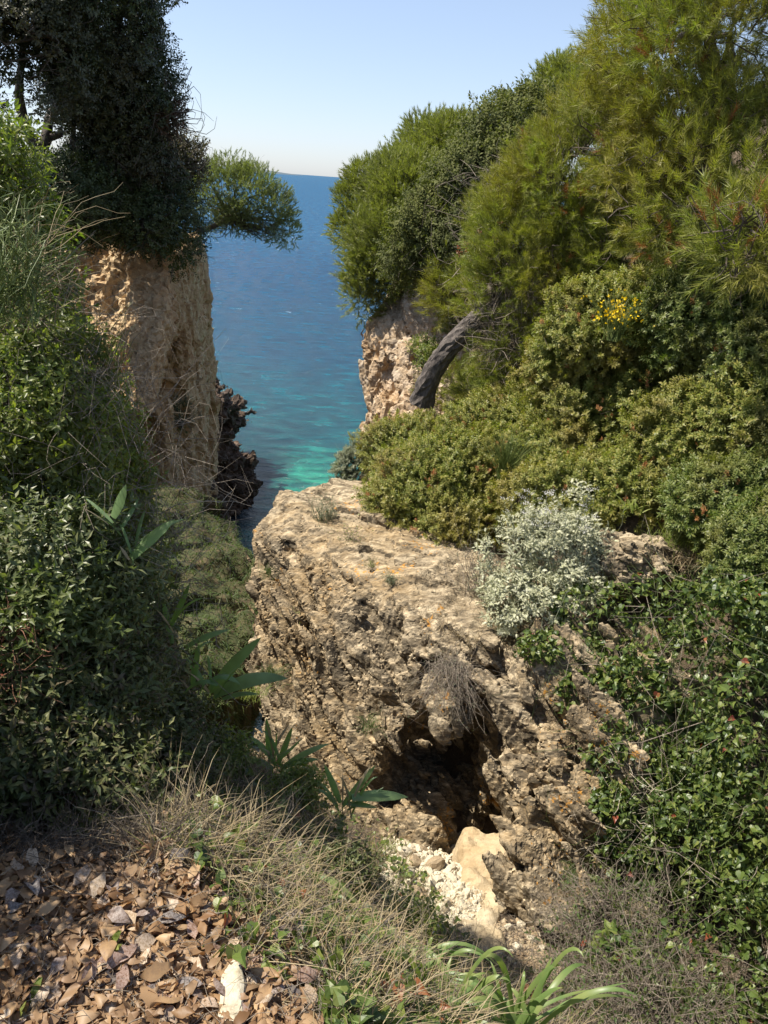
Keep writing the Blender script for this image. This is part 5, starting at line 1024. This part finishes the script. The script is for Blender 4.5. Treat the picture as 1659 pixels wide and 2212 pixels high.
# ------------------------------------------------------------------ foreground: slope tangle, leaf litter, strap leaves
edge = lambda u: np.interp(u, [0, 420, 560, 700, 850, 1000, 1100, 1300], [1800, 1680, 1570, 1650, 1830, 2050, 2130, 2190])     # upper edge of the near slope
def litter():
    r = rng(950); tps = [oak_leaf_t(k) for k in range(6)]; dens = lambda u, v: (r.random(len(u)) < np.interp(v - 30 * np.sin(u / 90.0) - (u - 300) * 0.10, [1815, 1885, 1950], [0.04, 0.4, 1.0]) * np.interp(u - (v - 1900) * 0.8, [330, 500, 660], [1.0, 0.5, 0.05]))
    p, u, v = ground_pts(21000, r, -420, 900, 1780, 2600, dens); n = len(p); p = p + np.array([0, 0, 1.]) * r.uniform(0.002, 0.045, n)[:, None]
    a = r.uniform(0, 6.283, n); D = np.stack([np.cos(a), np.sin(a), r.normal(size=n) * 0.2], 1); U = np.array([0, 0, 1.]) * r.choice([1, 1, -1], n)[:, None] + r.normal(size=(n, 3)) * 0.34
    sc = 0.054 * r.uniform(.3, 1.0, n) * r.choice([0.6, 1.0, 1.3], n); key = sc / np.linalg.norm(p, axis=1) + r.random(n) * 0.004; inside = (u > 0) & (u < 1659) & (v < 2212)
    top = np.argsort(-key * inside)[:300]; rest = np.ones(n, bool); rest[top] = False
    mats = [M_LITTER] + [leaf_mat("fallen_leaf_%s" % w, [c], 0.5, 0.22, tcol=(1.3, 1.0, .7), patch=tuple(q * .65 for q in c), pscale=14) for w, c in (("tan", (0.33, 0.205, 0.10)), ("brown", (0.15, 0.08, 0.04)), ("buff", (0.42, 0.29, 0.155)), ("rust", (0.24, 0.115, 0.05)), ("umber", (0.085, 0.05, 0.028)))]
    for k in range(6): m = top[k::6]; single_leaves(GROUND, "fallen_leaf", p[m], D[m], U[m], sc[m], tps[k], mats, r)
    g = Geo(); ri = np.where(rest)[0]
    for k in range(6): m = ri[k::6]; g.add(*inst(*tps[k], p[m], D[m], U[m], sc[m]))
    tag(g.obj("leaf_litter", M_LITTER, None, True), kind='stuff')
    p, u, v = ground_pts(900, r, -80, 900, 1800, 2280); n = len(p); g = Geo(); p = p + [0, 0, .035]; ribbon_many(p, p + r.normal(size=(n, 3)) * [.06, .06, .012], r.normal(size=(n, 3)) * .008, 0.0012 * r.uniform(.5, 1.8, n), r, g, 4, 0.004); tag(g.obj("litter_twigs", M_TWIG), kind='stuff')
    p, u, v = ground_pts(2600, r, -60, 620, 1740, 1880, lambda u, v: r.random(len(u)) < 0.8); n = len(p); g = Geo(); ribbon_many(p, p + r.normal(size=(n, 3)) * [.07, .07, .05] + [0, 0, .05], r.normal(size=(n, 3)) * .02, 0.0011, r, g, 4, 0.005); tag(g.obj("bank_foot_twigs", M_DTWIG), kind='stuff')
    # crumbs of broken leaves beneath
    p, u, v = ground_pts(24000, r, -420, 900, 1800, 2600); n = len(p); a = r.uniform(0, 6.283, n)
    g = Geo(); g.add(*inst(*leaf_t(1, .7, .1, .1), p + [0, 0, .004], np.stack([np.cos(a), np.sin(a), r.normal(size=n) * .3], 1), np.array([0, 0, 1.]) + r.normal(size=(n, 3)) * .4, 0.016 * r.uniform(.4, 1.3, n))); tag(g.obj("leaf_crumbs", M_LITTER), kind='stuff')
litter()
def slope_tangle():
    r = rng(960)
    zone = lambda u, v: (v > edge(u) - 25) & (v < np.interp(u, [300, 450, 600, 750, 900, 1300], [1880, 1960, 2100, 2300, 2300, 2300]) + 60 * np.sin(u / 37.0))
    p, u, v = ground_pts(34000, r, 330, 1330, 1500, 2290, zone); n = len(p)
    k = np.arange(n) < n * 0.55
    g = Geo(); q = p[k]; m = len(q); blades_many(q, r.normal(size=(m, 3)) * .7 + [0.1, -0.1, .8], 0.24 * r.uniform(.4, 1.4, m), 0.0026, r.uniform(.1, 1.0, m), r, g, 3); tag(g.obj("dry_grass", M_STRAW), kind='stuff')
    q = p[~k]; q = q[: int(len(q) * .6)]; m = len(q); g = Geo(); blades_many(q, r.normal(size=(m, 3)) * .8 + [0.1, -0.1, .7], 0.13 * r.uniform(.4, 1.3, m), 0.004, r.uniform(.1, 1.1, m), r, g, 3); tag(g.obj("green_grass", M_GRASS), kind='stuff')
    q = p[::11] + r.normal(size=(len(p[::11]), 3)) * [0.03, 0.03, 0.02] + [0, 0, .04]; m = len(q); g = Geo(); ribbon_many(q, q + r.normal(size=(m, 3)) * [0.10, 0.10, 0.07], r.normal(size=(m, 3)) * 0.015, 0.0012, r, g, 5, 0.008); tag(g.obj("fallen_twigs", M_TWIG), kind='stuff')
    # creeping vine with toothed heart leaves over the slope
    for lab, uu, num, sd in (("creeping vine with glossy leaves above the fallen leaves", (380, 760), 420, 1), ("creeping vine with glossy leaves at the edge of the drop below the cave", (700, 1000), 620, 2), ("creeping vine on the bottom slope among the strap leaves", (850, 1350), 420, 3)):
        p2, u2, v2 = ground_pts(num * 4, rng(970 + sd), uu[0], uu[1], 1650, 2290, zone); p2 = p2[:num]; m = len(p2); p2 = p2 + [0, 0, 0.06] + r.normal(size=(m, 3)) * 0.02
        t = plant("creeping_vine", lab, "vine", p2[0]); D = r.normal(size=(m, 3)) * .7 + [0, -.3, -.1]; U = r.normal(size=(m, 3)) * .4 + [-.2, -.3, 1]; sc = 0.036 * r.uniform(.5, 1.3, m)
        h = min(m, 120); single_leaves(t, "leaf", p2[:h], D[:h], U[:h], sc[:h], heart_t(), [M_VINE, M_VINE, M_VINE, M_VINE, M_VINE, M_RED], r)
        g = Geo(); g.add(*inst(*heart_t(), p2[h:], D[h:], U[h:], sc[h:])); tag(g.obj("leaves", M_VINE, t), kind='stuff')
        i = r.integers(0, m, m); e = p2 - p2[i]; near = (np.linalg.norm(e, axis=1) < 0.2); g = Geo(); ribbon_many(p2[near], p2[i][near], np.array([[0, 0, .03]] * near.sum()), 0.0016, r, g, 6, 0.005); g.obj("stems", M_BROOM, t)
    for k, (lab, u, v, y, ru, rv, mm, tt, nn) in enumerate((("small bushy green herb on the near slope beside the iris", 480, 1640, 2.55, 45, 30, M_BANK, T_BANK, 330), ("leafy green herb on the crest of the near slope", 640, 1720, 2.5, 50, 28, M_BANK, T_BANK, 330), ("low olive herb on the near slope above the fallen leaves", 520, 1790, 2.2, 55, 30, M_BANKD, T_BANK, 330),
            ("trailing dark green herb near the edge of the drop", 720, 1900, 2.15, 60, 35, M_BANKD, T_BANK, 360), ("leafy creeper mound just right of the fallen leaves", 800, 2080, 1.8, 60, 50, M_VINE, [leaf_t(1, .6)], 0), ("bright green herb low on the slope beside the strap leaves", 870, 2010, 2.0, 40, 30, M_BANK, T_BANK, 280))):
        q0 = ground_pts(1, rng(1), u, u + 1, v, v + 1)[0][0]; bl_ = Blob(u, v, q0[1] - 0.02, ru, rv)
        if nn: bush("slope_herb", lab, "herb", [bl_], tt, nn, 0.8, mm, 1000 + 7 * k, (6, 0.03), 60, 0.09, 0.0012, M_TWIG)
    # low scatter of dry debris over the right ground
    p, u, v = ground_pts(9000, r, 1000, 1660, 1900, 2290); m = len(p); g = Geo(); ribbon_many(p, p + r.normal(size=(m, 3)) * [.07, .07, .04], r.normal(size=(m, 3)) * .01, 0.0014, r, g, 3, 0.004); tag(g.obj("dry_debris", M_TWIG), kind='stuff')
slope_tangle()
def strap(label, b, leaves, mat=M_GRASS):
    t = plant("strap_leaf_plant", label, "plant", P(*b))
    for (a, c, w, bd) in leaves: sword(P(*a), P(*c), w * np.linalg.norm(P(*a)) / FPX, mat, t, bd)
M_STRAP = leaf_mat("strap_leaf", [(0.16, 0.24, 0.06), (0.12, 0.20, 0.06), (0.22, 0.27, 0.09)], 0.4, 0.35, spec=0.4, patch=(0.28, 0.30, 0.10), pscale=6)
strap("plant with three long bent leaves, one with a yellow dried tip, over the fallen leaves", (600, 1950, 1.75), [((605, 1900, 1.85), (447, 1790, 1.8), 13, 0.32), ((600, 1905, 1.85), (470, 1985, 1.6), 10, 0.22), ((615, 1900, 1.85), (800, 1990, 1.75), 12, 0.30)], M_STRAP)
r = rng(980)
for k, (lab, bu, bv, by, num, spread) in enumerate((("clump of arching strap leaves at the bottom centre", 960, 2205, 1.45, 26, 170), ("clump of arching strap leaves at the bottom right of centre", 1120, 2215, 1.5, 26, 170), ("small clump of thin bent leaves left of the strap leaves at the bottom", 880, 2120, 1.6, 14, 120))):
    L = []
    for q in range(num):
        a = r.uniform(-1.2, 1.2); ln = spread * r.uniform(.7, 1.6); L.append(((bu + r.uniform(-35, 35), bv + r.uniform(-5, 30), by + r.uniform(-.05, .05)), (bu + math.sin(a) * ln * 1.15, bv - math.cos(a) * ln * 0.75 + 25, by + r.uniform(-.12, .18)), r.uniform(6, 12), r.uniform(.12, .42)))
    strap(lab, (bu, bv, by), L, M_STRAP)
for k, (u, v, l) in enumerate(((455, 2050, "small green seedling in the fallen leaves"), (60, 2080, "green toothed-leaf weed in the shade at the left edge"), (60, 2190, "bright green weed in the bottom left corner"), (240, 2060, "green seedling with upright leaves at the shadow's edge"), (580, 2130, "dark green leaf sprout right of the white stone"))):
    p, _, _ = ground_pts(1, rng(1), u, u + 1, v, v + 1); t = plant("weed", l, "weed", p[0]); r = rng(990 + k); nn_ = 9; D = r.normal(size=(nn_, 3)) * [1, 1, .2] + [0, 0, .7]; g = Geo()
    g.add(*inst(*oak_leaf_t(), np.tile(p[0] + [0, 0, .005], (nn_, 1)), D, np.array([[0, 0, 1.]] * nn_) + r.normal(size=(nn_, 3)) * .2, 0.05 * r.uniform(.6, 1.3, nn_))); g.obj("leaves", M_GRASS, t)

# the oak over the viewer's left shoulder: it sheds the litter and shades the bank
